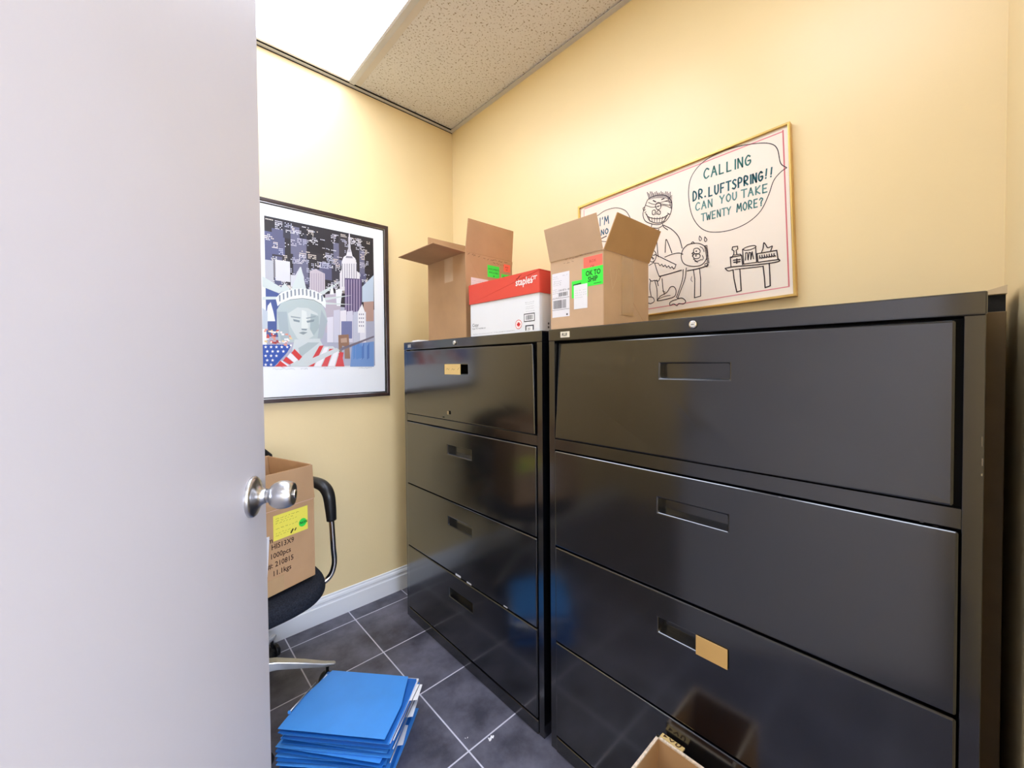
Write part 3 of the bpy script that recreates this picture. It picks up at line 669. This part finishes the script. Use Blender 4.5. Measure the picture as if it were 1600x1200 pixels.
for xx, ll in ((-.985, .09), (-.87, .03), (-.77, .06), (-.60, .07)):
    k = Ink(am, .0002); k.stroke(catmull([(xx+ll*q/24, 1.2265+random.uniform(-.003, .003), 0) for q in range(25)], 2), .0009, (150, 156, 164)); k.build('signature', t)

# ------------------------------------------------------------------ framed marker cartoon on the right wall, hung a little crooked
ang = math.radians(2.0); CW, CH = .765, .506
ey_ = Vector((0, -math.cos(ang), math.sin(ang))); ez_ = Vector((0, math.sin(ang), math.cos(ang)))
TRc = Vector((-.02, -1.730, 1.938)); BLc = TRc-ey_*CW-ez_*CH
cm = frame_m((0, BLc.y, BLc.z), ey_, ez_)          # x right, y up, z off the wall
t = empty('framed_cartoon', (-.01, BLc.y+ey_.y*CW/2, BLc.z), 'framed marker pen cartoon with speech bubbles hanging on the right wall above the cabinets', 'picture')
tf = lambda u, d, v: cm @ Vector((u, v, d))
b = B(); frame_bars(b, 0, CW, 0, CH, .0065, .001, .024, tf); obj('frame', b, 'gold', t, bevel=.0015)
b = B(); box(b, .006, CW-.006, .006, CH-.006, .002, .0165, cm); obj('sheet', b, 'board', t)
inv = cm.inverted()
XP = -.0168
def c_(zx, zy):
    p = inv @ on_x(890+zx/3.75, 180+zy/3.75, XP); return (p.x, p.y, 0)
k = Ink(cm @ Matrix.Translation((0, 0, .0165)), .0003)
BK, TE, TE2 = (50, 38, 42), (44, 104, 104), (96, 146, 144)
PKc = (226, 138, 146)
k.stroke([(.028, CH-.016), (CW-.020, CH-.019)], .0035, PKc); k.stroke([(CW-.019, CH-.016), (CW-.018, .030)], .0035, (214, 110, 118)); k.stroke([(CW-.018, .030), (.020, .024)], .003, PKc); k.stroke([(.025, CH-.02), (.022, .03)], .003, PKc)
def D(pts, wd=.0022, rgb=BK, smooth=True, closed=False):
    Q = [c_(*p) for p in pts]
    if closed: Q = Q+[Q[0]]
    k.stroke(catmull(Q, 5) if smooth and len(Q) > 2 else Q, wd*1.3, rgb)
# big bubble
D([(1272, 308), (1236, 280), (1218, 200), (1180, 168), (1100, 165), (980, 185), (860, 228), (770, 285), (712, 365), (697, 460), (712, 570), (748, 640), (800, 678), (870, 685), (960, 668), (1050, 625), (1120, 560), (1165, 470), (1195, 385), (1235, 335), (1272, 308)], .0019)
# single-stroke capitals (unit box, y up)
G = {'A': [[(0, 0), (.45, 1), (.9, 0)], [(.2, .4), (.75, .4)]], 'C': [[(.85, .85), (.5, 1), (.12, .7), (.08, .3), (.4, 0), (.85, .15)]], 'D': [[(.1, 0), (.1, 1), (.6, .9), (.85, .5), (.6, .1), (.1, 0)]],
     'E': [[(.85, 1), (.1, 1), (.1, 0), (.85, 0)], [(.1, .5), (.7, .5)]], 'F': [[(.85, 1), (.1, 1), (.1, 0)], [(.1, .5), (.65, .5)]], 'G': [[(.85, .85), (.5, 1), (.1, .65), (.15, .2), (.5, 0), (.88, .2), (.88, .45), (.5, .45)]],
     'I': [[(.5, 1), (.5, 0)]], 'K': [[(.1, 1), (.1, 0)], [(.85, 1), (.1, .45), (.85, 0)]], 'L': [[(.1, 1), (.1, 0), (.75, 0)]], 'M': [[(0, 0), (.15, 1), (.5, .35), (.85, 1), (1, 0)]], 'N': [[(.1, 0), (.1, 1), (.85, 0), (.85, 1)]],
     'O': [[(.5, 1), (.12, .7), (.12, .3), (.5, 0), (.88, .3), (.88, .7), (.5, 1)]], 'P': [[(.1, 0), (.1, 1), (.7, .95), (.8, .7), (.6, .5), (.1, .48)]], 'R': [[(.1, 0), (.1, 1), (.7, .95), (.8, .72), (.6, .52), (.1, .48), (.85, 0)]],
     'S': [[(.85, .9), (.5, 1), (.15, .78), (.5, .52), (.82, .28), (.5, 0), (.1, .12)]], 'T': [[(.5, 1), (.5, 0)], [(0, 1), (1, 1)]], 'U': [[(.1, 1), (.1, .3), (.45, 0), (.82, .3), (.82, 1)]], 'W': [[(0, 1), (.25, 0), (.5, .65), (.75, 0), (1, 1)]],
     'Y': [[(0, 1), (.45, .5), (.9, 1)], [(.45, .5), (.4, 0)]], "'": [[(.5, 1), (.42, .75)]], '!': [[(.62, 1.05), (.45, .3)], [(.42, .1), (.4, .02)]], '?': [[(.15, .8), (.45, 1), (.85, .8), (.5, .5), (.48, .25)], [(.47, .1), (.47, .02)]], '.': [[(.4, .08), (.5, .0)]], ' ': []}
def write(s, p0, p1, h, wd, rgb, adv=None):
    wds = [.55 if ch in " .'" else (.45 if ch in 'I!' else (1.1 if ch in 'MW' else 1)) for ch in s]; tot = sum(wds); ax, ay = p0; dx, dy = p1[0]-ax, p1[1]-ay; q = 0
    for ch, w_ in zip(s, wds):
        sc = w_*.78/tot
        for st in G[ch]:
            Q = [(ax+dx*(q/tot+u*sc)-.0*v, ay+dy*(q/tot+u*sc)-v*h) for u, v in st]
            c = [c_(*z) for z in Q]
            sm = ch in 'CDGOPRSU?'
            k.stroke(catmull(c, 4) if sm else c, wd*1.35, rgb)
        q += w_
write('CALLING', (786, 374), (1072, 284), 56, .0034, (52, 116, 112))
write('DR.', (722, 504), (806, 474), 52, .0036, (30, 92, 102)); write('LUFTSPRING', (814, 476), (1140, 378), 52, .0036, (30, 92, 102)); write('!!', (1140, 374), (1200, 356), 52, .003, (30, 92, 102))
write('CAN', (738, 560), (846, 532), 44, .0030, TE2); write('YOU', (880, 518), (990, 490), 44, .0030, TE2); write('TAKE', (1006, 486), (1170, 446), 46, .0030, (96, 142, 140))
write('TWENTY', (772, 622), (952, 576), 42, .0028, (96, 142, 140)); write('MORE?', (980, 568), (1142, 526), 46, .0028, (72, 128, 128))
write("I'M", (174, 650), (236, 632), 46, .0030, (44, 100, 130)); write('NO', (184, 704), (232, 690), 30, .0030, (44, 100, 130)); D([(188, 722), (216, 708)], .003)
D([(170, 585), (210, 558), (270, 543), (320, 555), (345, 582), (356, 620), (330, 680), (270, 730), (200, 740), (140, 720), (110, 660), (130, 610), (170, 585)], .0019)
# doctor: head
D([(455, 500), (440, 540), (430, 580), (442, 618), (478, 636), (525, 640), (565, 618), (590, 580), (600, 530), (592, 495), (560, 470), (510, 470), (470, 485), (455, 500)])
for i in range(16): D([(468+i*8, 494-10*math.sin(i*.2)), (455+i*9, 452+6*math.sin(i*1.9))], .002, (70, 55, 70), False)
for i in range(9): D([(575+i*2, 488+i*6), (600, 470+i*9)], .0016, (70, 55, 70), False)
D([(462, 512), (500, 522), (560, 505), (598, 512)], .0016); D([(445, 528), (490, 540), (550, 528), (596, 545)], .0016)
D([(503, 532), (512, 514), (528, 514), (536, 532), (528, 550), (512, 552), (503, 532)]); k.circle(*c_(519, 534)[:2], .0028, BK)
D([(484, 575), (486, 560), (500, 556), (506, 572), (520, 558), (532, 566), (528, 582), (510, 578), (490, 584), (484, 575)]); k.circle(*c_(498, 574)[:2], .0018, BK); k.circle(*c_(518, 572)[:2], .0018, BK)
D([(446, 576), (462, 596), (500, 606), (545, 602), (580, 580)]); D([(452, 582), (470, 618), (510, 632), (550, 622), (574, 586)]); D([(440, 572), (448, 566)], .002); D([(574, 574), (588, 582)], .002)
for i in range(7): D([(466+i*16, 598+2*math.sin(i)), (470+i*14, 622+4*math.sin(i*.5))], .0016, BK, False)
D([(440, 538), (430, 545), (436, 560), (444, 552)], .0018)
D([(490, 500), (505, 508)], .003); D([(540, 494), (555, 488)], .003); D([(540, 510), (585, 496)], .0016); D([(536, 520), (590, 528)], .0016)
# neck, coat, stethoscope
D([(482, 640), (478, 662)]); D([(545, 638), (552, 655), (575, 672)]); D([(486, 660), (520, 662), (548, 645)]); D([(552, 645), (600, 670), (640, 715), (660, 780)]); D([(524, 668), (512, 720), (516, 800), (520, 830)])
D([(520, 672), (506, 720), (494, 752)]); D([(484, 690), (484, 730), (494, 752)]); k.circle(*c_(494, 765)[:2], .0032, BK)
D([(560, 805), (562, 760), (566, 728), (580, 755), (600, 808)])
# saw and hand
D([(498, 815), (560, 845), (624, 876), (616, 896)], .0022, BK, False); D([(492, 866)]+[(520+i*10, 872+i*2.4+(8 if i % 2 else -4)) for i in range(10)]+[(616, 896)], .002, BK, False)
D([(470, 800), (492, 792), (508, 815), (502, 845), (484, 860), (466, 850)]); D([(470, 818), (498, 822)]); D([(468, 832), (494, 838)]); D([(466, 880), (486, 868), (500, 850)]); D([(474, 806), (490, 846)])
D([(500, 870), (512, 910), (524, 940), (534, 948)]); D([(468, 960), (480, 972), (500, 968), (520, 972), (532, 950)], .0024)
# trousers and shoes
D([(474, 972), (470, 1010), (478, 1060)]); D([(500, 972), (512, 1020), (514, 1085)]); D([(512, 965), (520, 1000)]); D([(542, 958), (548, 1020), (556, 1050)]); D([(462, 1064), (488, 1068), (496, 1090), (476, 1104), (460, 1100)])
D([(516, 1088), (550, 1082), (612, 1064), (624, 1030), (612, 1006), (590, 1008), (570, 1038), (530, 1062), (514, 1088)]); D([(518, 1078), (560, 1060), (590, 1056)], .0016); D([(545, 1030), (560, 1036)], .0016)
# table with patient
D([(525, 945), (590, 928), (655, 908)], .0028); D([(558, 832), (600, 815), (640, 808), (664, 815)]); D([(690, 912), (750, 900), (800, 884), (812, 872)], .0028)
D([(684, 895), (676, 960), (650, 1030), (632, 1076)]); D([(666, 905), (662, 960), (640, 1030), (626, 1068)]); D([(632, 1076), (660, 1072), (680, 1090), (668, 1106), (640, 1104), (630, 1116), (610, 1106), (590, 1114), (588, 1098), (606, 1086), (628, 1080)])
D([(726, 908), (734, 960), (732, 1070), (768, 1060), (768, 960), (762, 902)], .0022, BK, False); D([(716, 945), (712, 965), (720, 975)], .0016, (120, 100, 110))
# patient's head
D([(690, 760), (666, 785), (654, 825), (664, 862), (690, 880), (735, 886), (775, 876), (800, 845), (808, 805), (795, 772), (760, 752), (720, 752), (690, 760)]); D([(712, 752), (722, 742), (734, 752)], .002)
D([(726, 800), (730, 784), (752, 780), (766, 796), (756, 812), (736, 814), (726, 800)]); D([(722, 828), (730, 814), (754, 812), (766, 824), (756, 838), (734, 840), (722, 828)]); k.circle(*c_(743, 797)[:2], .0026, BK); k.circle(*c_(741, 824)[:2], .0026, BK)
D([(716, 812), (724, 806), (720, 826)]); D([(726, 842), (745, 856), (772, 846)]); D([(734, 856), (752, 862)], .0016); D([(778, 822), (784, 838), (776, 850)], .0016); D([(764, 770), (780, 780), (788, 800)], .0016)
for i in range(13): D([(790+i*1.4, 766+i*8), (806+i*1.0, 764+i*8.4)], .0022, BK, False)
for cx, cy in ((766, 722), (797, 727)): D([(cx-4, cy-14), (cx-7, cy+4), (cx, cy+14), (cx+8, cy+2), (cx-4, cy-14)], .0018)
D([(792, 872), (804, 868), (812, 880), (802, 888), (792, 878)], .0018)
# side table with bottle, jar and tissue box
D([(912, 898), (960, 888), (1100, 876), (1222, 858), (1220, 838)], .0026); D([(912, 898), (930, 912), (960, 906)], .0026); D([(968, 904), (1130, 886)], .0022)
D([(958, 906), (964, 960), (980, 1036), (1006, 1028), (1002, 960), (998, 902)], .0026, BK, False); D([(1134, 884), (1142, 950), (1146, 1010), (1176, 1000), (1174, 940), (1170, 868)], .0026, BK, False)
D([(946, 886), (942, 832), (1008, 822), (1014, 876)], .0024, BK, False); D([(950, 836), (958, 820), (1000, 814), (1008, 824)], .002, BK, False); D([(962, 818), (964, 796), (952, 788), (956, 772), (984, 768), (986, 784), (976, 792), (980, 816)], .0022, BK, False)
D([(960, 850), (1000, 845)], .003); D([(962, 862), (998, 858)], .003); D([(980, 842), (980, 868)], .003)
D([(1014, 786), (1020, 872), (1096, 862), (1090, 772)], .0022, BK, False); D([(1014, 786), (1040, 772), (1080, 764), (1092, 772), (1064, 786), (1030, 792), (1014, 786)], .002)
D([(1030, 850), (1032, 806), (1042, 806), (1046, 848), (1052, 804), (1062, 806), (1062, 846), (1070, 800), (1078, 842)], .002, BK, False)
D([(1098, 812), (1104, 862), (1222, 846), (1214, 792), (1098, 812)], .0024, BK, False); D([(1124, 806), (1134, 780), (1138, 748), (1150, 760), (1160, 776), (1176, 772), (1188, 768), (1178, 796)], .0022)
for i in range(7): D([(1114+i*14, 840-i*2), (1114+i*14, 822-i*2)], .0022, BK, False); D([(1114+i*14, 832-i*2), (1124+i*14, 838-i*2)], .002, BK, False)
k.build('drawing', t)

# ------------------------------------------------------------------ office chair behind the door, box on its seat
CH0 = Vector((-1.187, -.357, 0)); CRZ = math.radians(5)
t = empty('office_chair', CH0, 'black office chair with chrome arms and star base behind the open door', 'chair', rotz=CRZ)
def rounded(bm, hx, hy, z0, z1, n=40, p=3.2, dome=.012, cy=0, lip=.03):
    prof = [(.80, z0), (.93, z0+.006), (.985, z0+.022), (1.0, z0+.038), (.985, z1-.016), (.94, z1-.004), (.8, z1+.002), (.45, z1+dome*.8), (0, z1+dome)]
    rings = []
    for s, z in prof:
        if s == 0: rings.append([bm.verts.new((0, cy, z))]); continue
        r = []
        for i in range(n):
            a = 2*PI*i/n; c, sn = math.cos(a), math.sin(a); r.append(bm.verts.new((hx*s*abs(c)**(2/p)*(1 if c >= 0 else -1), cy+hy*s*abs(sn)**(2/p)*(1 if sn >= 0 else -1), z)))
        rings.append(r)
    bm.faces.new(rings[0][::-1])
    for a, c in zip(rings, rings[1:]):
        for i in range(n):
            j = (i+1) % n
            bm.faces.new([a[i], a[j], c[j], c[i]] if len(c) > 1 else [a[i], a[j], c[0]])
b = B(); rounded(b, .266, .255, .392, .468, dome=.006); obj('seat', b, 'fabric', t, smooth=True, local=True, sub=1)
b = B()
n = 24; prof = []
def back_pt(u, v): # u across -1..1, v up 0..1
    wd = .225*(1-.10*abs(v-.4)*2)*(1 if v < .85 else math.sqrt(max(.05, 1-((v-.85)/.17)**2)))
    return Vector((u*wd, .232+.03*v-.03*(1-u*u)*0+.05*(1-u*u), .53+.385*v))
nu, nv = 12, 14
fr = [[b.verts.new(back_pt(-1+2*i/nu, j/nv)) for i in range(nu+1)] for j in range(nv+1)]
bk = [[b.verts.new(back_pt(-1+2*i/nu, j/nv)+Vector((0, .04, 0))) for i in range(nu+1)] for j in range(nv+1)]
for j in range(nv):
    for i in range(nu):
        b.faces.new([fr[j][i], fr[j][i+1], fr[j+1][i+1], fr[j+1][i]]); b.faces.new([bk[j][i], bk[j+1][i], bk[j+1][i+1], bk[j][i+1]])
    b.faces.new([fr[j][0], fr[j+1][0], bk[j+1][0], bk[j][0]]); b.faces.new([fr[j][nu], bk[j][nu], bk[j+1][nu], fr[j+1][nu]])
for i in range(nu):
    b.faces.new([fr[0][i], bk[0][i], bk[0][i+1], fr[0][i+1]]); b.faces.new([fr[nv][i], fr[nv][i+1], bk[nv][i+1], bk[nv][i]])
obj('backrest', b, 'plastic', t, smooth=True, local=True, bevel=.008, seg=3)
b = B(); tube(b, catmull([(0, .10, .385), (0, .25, .385), (0, .315, .43), (0, .325, .6), (0, .315, .75)]), .018, mw=None, flat=.6); obj('back_bracket', b, 'plastic', t, smooth=True, local=True)
for s in (1, -1):
    b = B(); tube(b, catmull([(.10*s, -.04, .375), (.22*s, -.05, .378), (.295*s, -.055, .395), (.320*s, -.06, .445), (.317*s, -.062, .52), (.310*s, -.066, .63), (.304*s, -.066, .70)]), .0105); arm = obj('armrest', b, 'chrome', t, smooth=True, local=True, label='chrome armrest tube')
    b = B(); tube(b, catmull([(.3105*s, -.066, .628), (.307*s, -.066, .68), (.302*s, -.058, .735), (.294*s, -.02, .762), (.280*s, .06, .766), (.275*s, .15, .752), (.262*s, .215, .70), (.22*s, .27, .64)]), lambda u: .0165+.004*math.sin(PI*min(1, u*1.2)), flat=1.15); obj('arm_pad', b, 'plastic', arm, smooth=True, local=True)
b = B(); lathe(b, [(0, .12), (.03, .12), (.03, .27), (.022, .275), (.022, .36), (.06, .37), (.06, .389), (0, .389)], Matrix.Identity(4), 28); obj('gas_column', b, 'plastic', t, local=True, smooth=False, bevel=.002)
b = B(); lathe(b, [(0, .135), (.04, .135), (.046, .15), (.042, .185), (0, .19)], Matrix.Identity(4), 28); obj('base_hub', b, 'alu', t, local=True, smooth=True)
for i in range(5):
    a = math.radians(57-5+72*i); rm = Matrix.Rotation(a, 4, 'Z'); b = B()
    pr = [(.03, .022, .145, .185), (.12, .019, .135, .163), (.21, .016, .108, .128), (.28, .012, .084, .098), (.312, .010, .078, .088), (.318, .006, .079, .085)]
    rings = [[b.verts.new(rm @ Vector((r, s*w_, z))) for s, z in ((-1, z0), (1, z0), (.82, z1), (-.82, z1))] for r, w_, z0, z1 in pr]
    for q, c in zip(rings, rings[1:]):
        for j in range(4): b.faces.new([q[j], q[(j+1) % 4], c[(j+1) % 4], c[j]])
    b.faces.new(rings[0]); b.faces.new(rings[-1][::-1])
    leg = obj('base_leg', b, 'alu', t, local=True, bevel=.003)
    tip = rm @ Vector((.288, 0, 0)); ca_ = Matrix.Translation((tip.x, tip.y, .028)) @ Matrix.Rotation(a+.9, 4, 'Z') @ Matrix.Rotation(PI/2, 4, 'X')
    b = B()
    for s in (-1, 1): lathe(b, [(0, s*.006), (.026, s*.006), (.0275, s*.009), (.0275, s*.019), (.024, s*.024), (0, s*.025)], ca_, 24)
    lathe(b, [(0, 0), (.006, 0), (.006, .045), (0, .045)], Matrix.Translation((tip.x, tip.y, .04)), 12); lathe(b, [(0, -.012), (.016, -.012), (.016, .012), (0, .012)], ca_, 16)
    obj('caster', b, 'plastic', leg, local=True, bevel=.001)

# box on the chair
BA = math.atan2(.347, 1.10); bw = Vector((-.966, -.497, 0)); kl = .40; kd = .27
bz0, bz1, bz2 = .4825, .765, .888
kx = Vector((math.cos(BA), math.sin(BA), 0)); ky = Vector((-math.sin(BA), math.cos(BA), 0))
KC = bw-kx*kl/2+ky*kd/2; bm0 = Matrix.Translation((KC.x, KC.y, 0)) @ Matrix.Rotation(BA, 4, 'Z')
t = empty('cardboard_box', (KC.x, KC.y, bz0), 'brown cardboard box with a yellow note sitting on the office chair', 'box', rotz=BA)
b = open_body(-kl/2, kl/2, -kd/2, kd/2, bz0, bz1); bmesh.ops.transform(b, matrix=bm0, verts=b.verts); obj('box_body', b, 'card', t, bevel=.0012)
def w_(x, y, z): return bm0 @ Vector((x, y, z))
lean = .012
flap(t, w_(-kl/2, -kd/2, bz1), w_(kl/2, -kd/2, bz1), kx*0-ky*.008+Vector((0, 0, bz2-bz1)), taper=.012)
flap(t, w_(kl/2, -kd/2, bz1), w_(kl/2, kd/2, bz1), -kx*.012+Vector((0, 0, bz2-bz1)), taper=.002)
flap(t, w_(kl/2, kd/2, bz1), w_(-kl/2, kd/2, bz1), ky*.006+Vector((0, 0, bz2-bz1)), taper=.002)
flap(t, w_(-kl/2, kd/2, bz1), w_(-kl/2, -kd/2, bz1), -kx*.05+Vector((0, 0, bz2-bz1-.01)), taper=.002)
fm = frame_m(w_(kl/2, -kd/2, bz0), kx, (0, 0, 1))        # origin at the near lower right corner, x right, y up
k = Ink(fm, .0002); k.rect(-kl+.002, .279, -.001, .2825, (222, 182, 160)); k.build('crease', t)
k = Ink(fm); k.rect(-.148, .178, -.026, .262, (238, 226, 92))
for i, (yy, l_) in enumerate(((.248, .075), (.240, .058), (.232, .068), (.214, .070), (.199, .05), (.191, .05))): k.scribble(-.140, yy, l_, .004, (110, 105, 30), .0008)
k.circle(-.045, .207, .0145, (60, 214, 80)); k.text('NON', -.056, .203, .012, (16, 70, 26), bold=.0004); k.stroke([(-.088, .186), (-.081, .196)], .005, (50, 40, 20)); k.stroke([(-.074, .190), (-.070, .196)], .004, (50, 40, 20)); k.build('sticky_note', t, label='yellow note with a round green sticker')
k = Ink(fm); c = (62, 42, 34)
for tx, xx, yy in (('nim', -.182, .176), ('HIS13X9', -.156, .152), ('1000pcs', -.161, .122), ('#: 210815', -.168, .092), ('11.1kgs', -.154, .063)): k.text(tx, xx, yy, .0245, c, sx=.88, bold=.0003)
k.build('box_print', t)
k = Ink(fm, .0006); k.poly([(-.22, .03), (-.180, .045), (-.170, .07), (-.161, .20), (-.22, .205)], (222, 222, 228)); k.stroke([(-.178, .06), (-.170, .195)], .003, (190, 190, 198)); k.stroke([(-.19, .06), (-.182, .19)], .002, (200, 200, 208)); k.scribble(-.21, .12, .03, .004, (150, 150, 156)); k.build('packing_list_pouch', t)
b = B(); box(b, kl/2-.30, kl/2-.115, -kd/2-.0006, -kd/2, bz0+.001, bz0+.055); bmesh.ops.transform(b, matrix=bm0, verts=b.verts); obj('tape', b, 'tape', t)

# ------------------------------------------------------------------ pile of blue hanging folders on the tiles
FC = Vector((-.921, -.708, 0)); FA = math.radians(-49)
LF, WF = .342, .262
def sheet(bm, cx, cy, rz, l, wd, z, t, sag, bend=0, nx=10, ny=6):
    """a softly sagging sheet; sag(u, v) is added to z; u, v in -1..1"""
    mw = Matrix.Translation((cx, cy, z)) @ Matrix.Rotation(rz, 4, 'Z')
    def pt(i, j, dz):
        u, v = -1+2*i/nx, -1+2*j/ny
        return mw @ Vector((u*l/2*(1-bend*max(0, v)), v*wd/2, sag(u, v)+dz))
    a = [[bm.verts.new(pt(i, j, 0)) for i in range(nx+1)] for j in range(ny+1)]; c = [[bm.verts.new(pt(i, j, t)) for i in range(nx+1)] for j in range(ny+1)]
    for j in range(ny):
        for i in range(nx):
            bm.faces.new([a[j][i], a[j+1][i], a[j+1][i+1], a[j][i+1]]); bm.faces.new([c[j][i], c[j][i+1], c[j+1][i+1], c[j+1][i]])
        bm.faces.new([a[j][0], c[j][0], c[j+1][0], a[j+1][0]]); bm.faces.new([a[j][nx], a[j+1][nx], c[j+1][nx], c[j][nx]])
    for i in range(nx):
        bm.faces.new([a[0][i], a[0][i+1], c[0][i+1], c[0][i]]); bm.faces.new([a[ny][i], c[ny][i], c[ny][i+1], a[ny][i+1]])
NF = 9
zt = .0015
for i in range(NF):
    top = i == NF-1
    th = .0135 if not top else .012
    a = FA+random.uniform(-.05, .05)*(0 if top else 1); cx, cy = FC.x+random.uniform(-.012, .012)*(0 if top else 1), FC.y+random.uniform(-.012, .012)*(0 if top else 1)
    if i == NF-2: cx += .010; cy -= .004
    tilt = .0012*i
    sag = lambda u, v, q=tilt: -q*v*.9
    if top: lab = 'bright blue hanging folder on top of the pile on the floor'
    elif i == NF-2: lab = 'blue hanging folder just under the top one, white sheets jutting from its far edge'
    else: lab = 'blue hanging folder within the lower pile on the dark floor tiles'
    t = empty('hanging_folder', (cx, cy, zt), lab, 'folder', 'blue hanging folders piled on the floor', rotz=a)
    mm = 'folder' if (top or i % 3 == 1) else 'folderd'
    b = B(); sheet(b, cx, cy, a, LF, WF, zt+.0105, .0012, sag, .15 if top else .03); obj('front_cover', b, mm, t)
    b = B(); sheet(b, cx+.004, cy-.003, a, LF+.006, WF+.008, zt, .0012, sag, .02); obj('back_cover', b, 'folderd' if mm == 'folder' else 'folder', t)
    b = B(); sheet(b, cx+(.012 if i % 2 else .004), cy+(.004 if i % 2 else .008), a+random.uniform(-.05, .05), .30 if not i == NF-2 else .33, .225 if i != NF-2 else .262, zt+.0022, .0068, sag, 0); obj('papers', b, 'paper', t)
    if i in (2, 5, 7):
        mw = Matrix.Translation((cx, cy, zt+.006)) @ Matrix.Rotation(a, 4, 'Z')
        b = B(); slab(b, [mw @ Vector((q[0], q[1], q[2]+sag(0, q[1]/WF*2))) for q in ((.150, -.10+.02*i, 0), (.196, -.09+.02*i, 0), (.190, -.02+.02*i, 0), (.150, -.02+.02*i, 0))], .0012); obj('index_tab', b, 'paper', t, label='white index tab sticking out')
        b = B(); tube(b, [mw @ Vector((.176, -.11, sag(0, -.8))), mw @ Vector((.180, .12, sag(0, .9)))], .002, 8); obj('rod', b, 'steel', t, smooth=True)
    # metal hanging rod with its blue plastic end
    if top:
        mw = Matrix.Translation((cx, cy, zt+.013)) @ Matrix.Rotation(a, 4, 'Z')
        b = B(); tube(b, [mw @ Vector((-.170, -.075, .012)), mw @ Vector((-.166, .06, -.002))], .0022, 8); rod = obj('rod', b, 'steel', t, smooth=True)
        b = B(); lathe(b, [(0, 0), (.0045, 0), (.0045, .005), (0, .005)], mw @ Matrix.Translation((-.170, -.078, .010)), 16); obj('rod_tip', b, 'folder', rod)
    zt += th
# scraps of white packing on the tiles
for i, (px_, py_, lab) in enumerate(((770, 1158, 'crumpled white scrap on the floor tile in front of the cabinets'), (729, 1154, 'tiny white speck of paper on the tiles nearest the folder pile'))):
    p = on_z(px_, py_, 0); b = B(); r = .009 if i == 0 else .004
    for q in range(4 if i == 0 else 2):
        a = random.random()*6.28; o_ = Vector((p.x+random.uniform(-r, r), p.y+random.uniform(-r, r), .001)); e1 = Vector((math.cos(a), math.sin(a), random.uniform(0, .5)))*r; e2 = Vector((-math.sin(a), math.cos(a), random.uniform(0, .6)))*r*.5
        slab(b, [o_, o_+e1, o_+e1+e2, o_+e2], .0006)
    o = obj('paper_scrap', b, 'paper'); tag(o, lab, 'scrap')
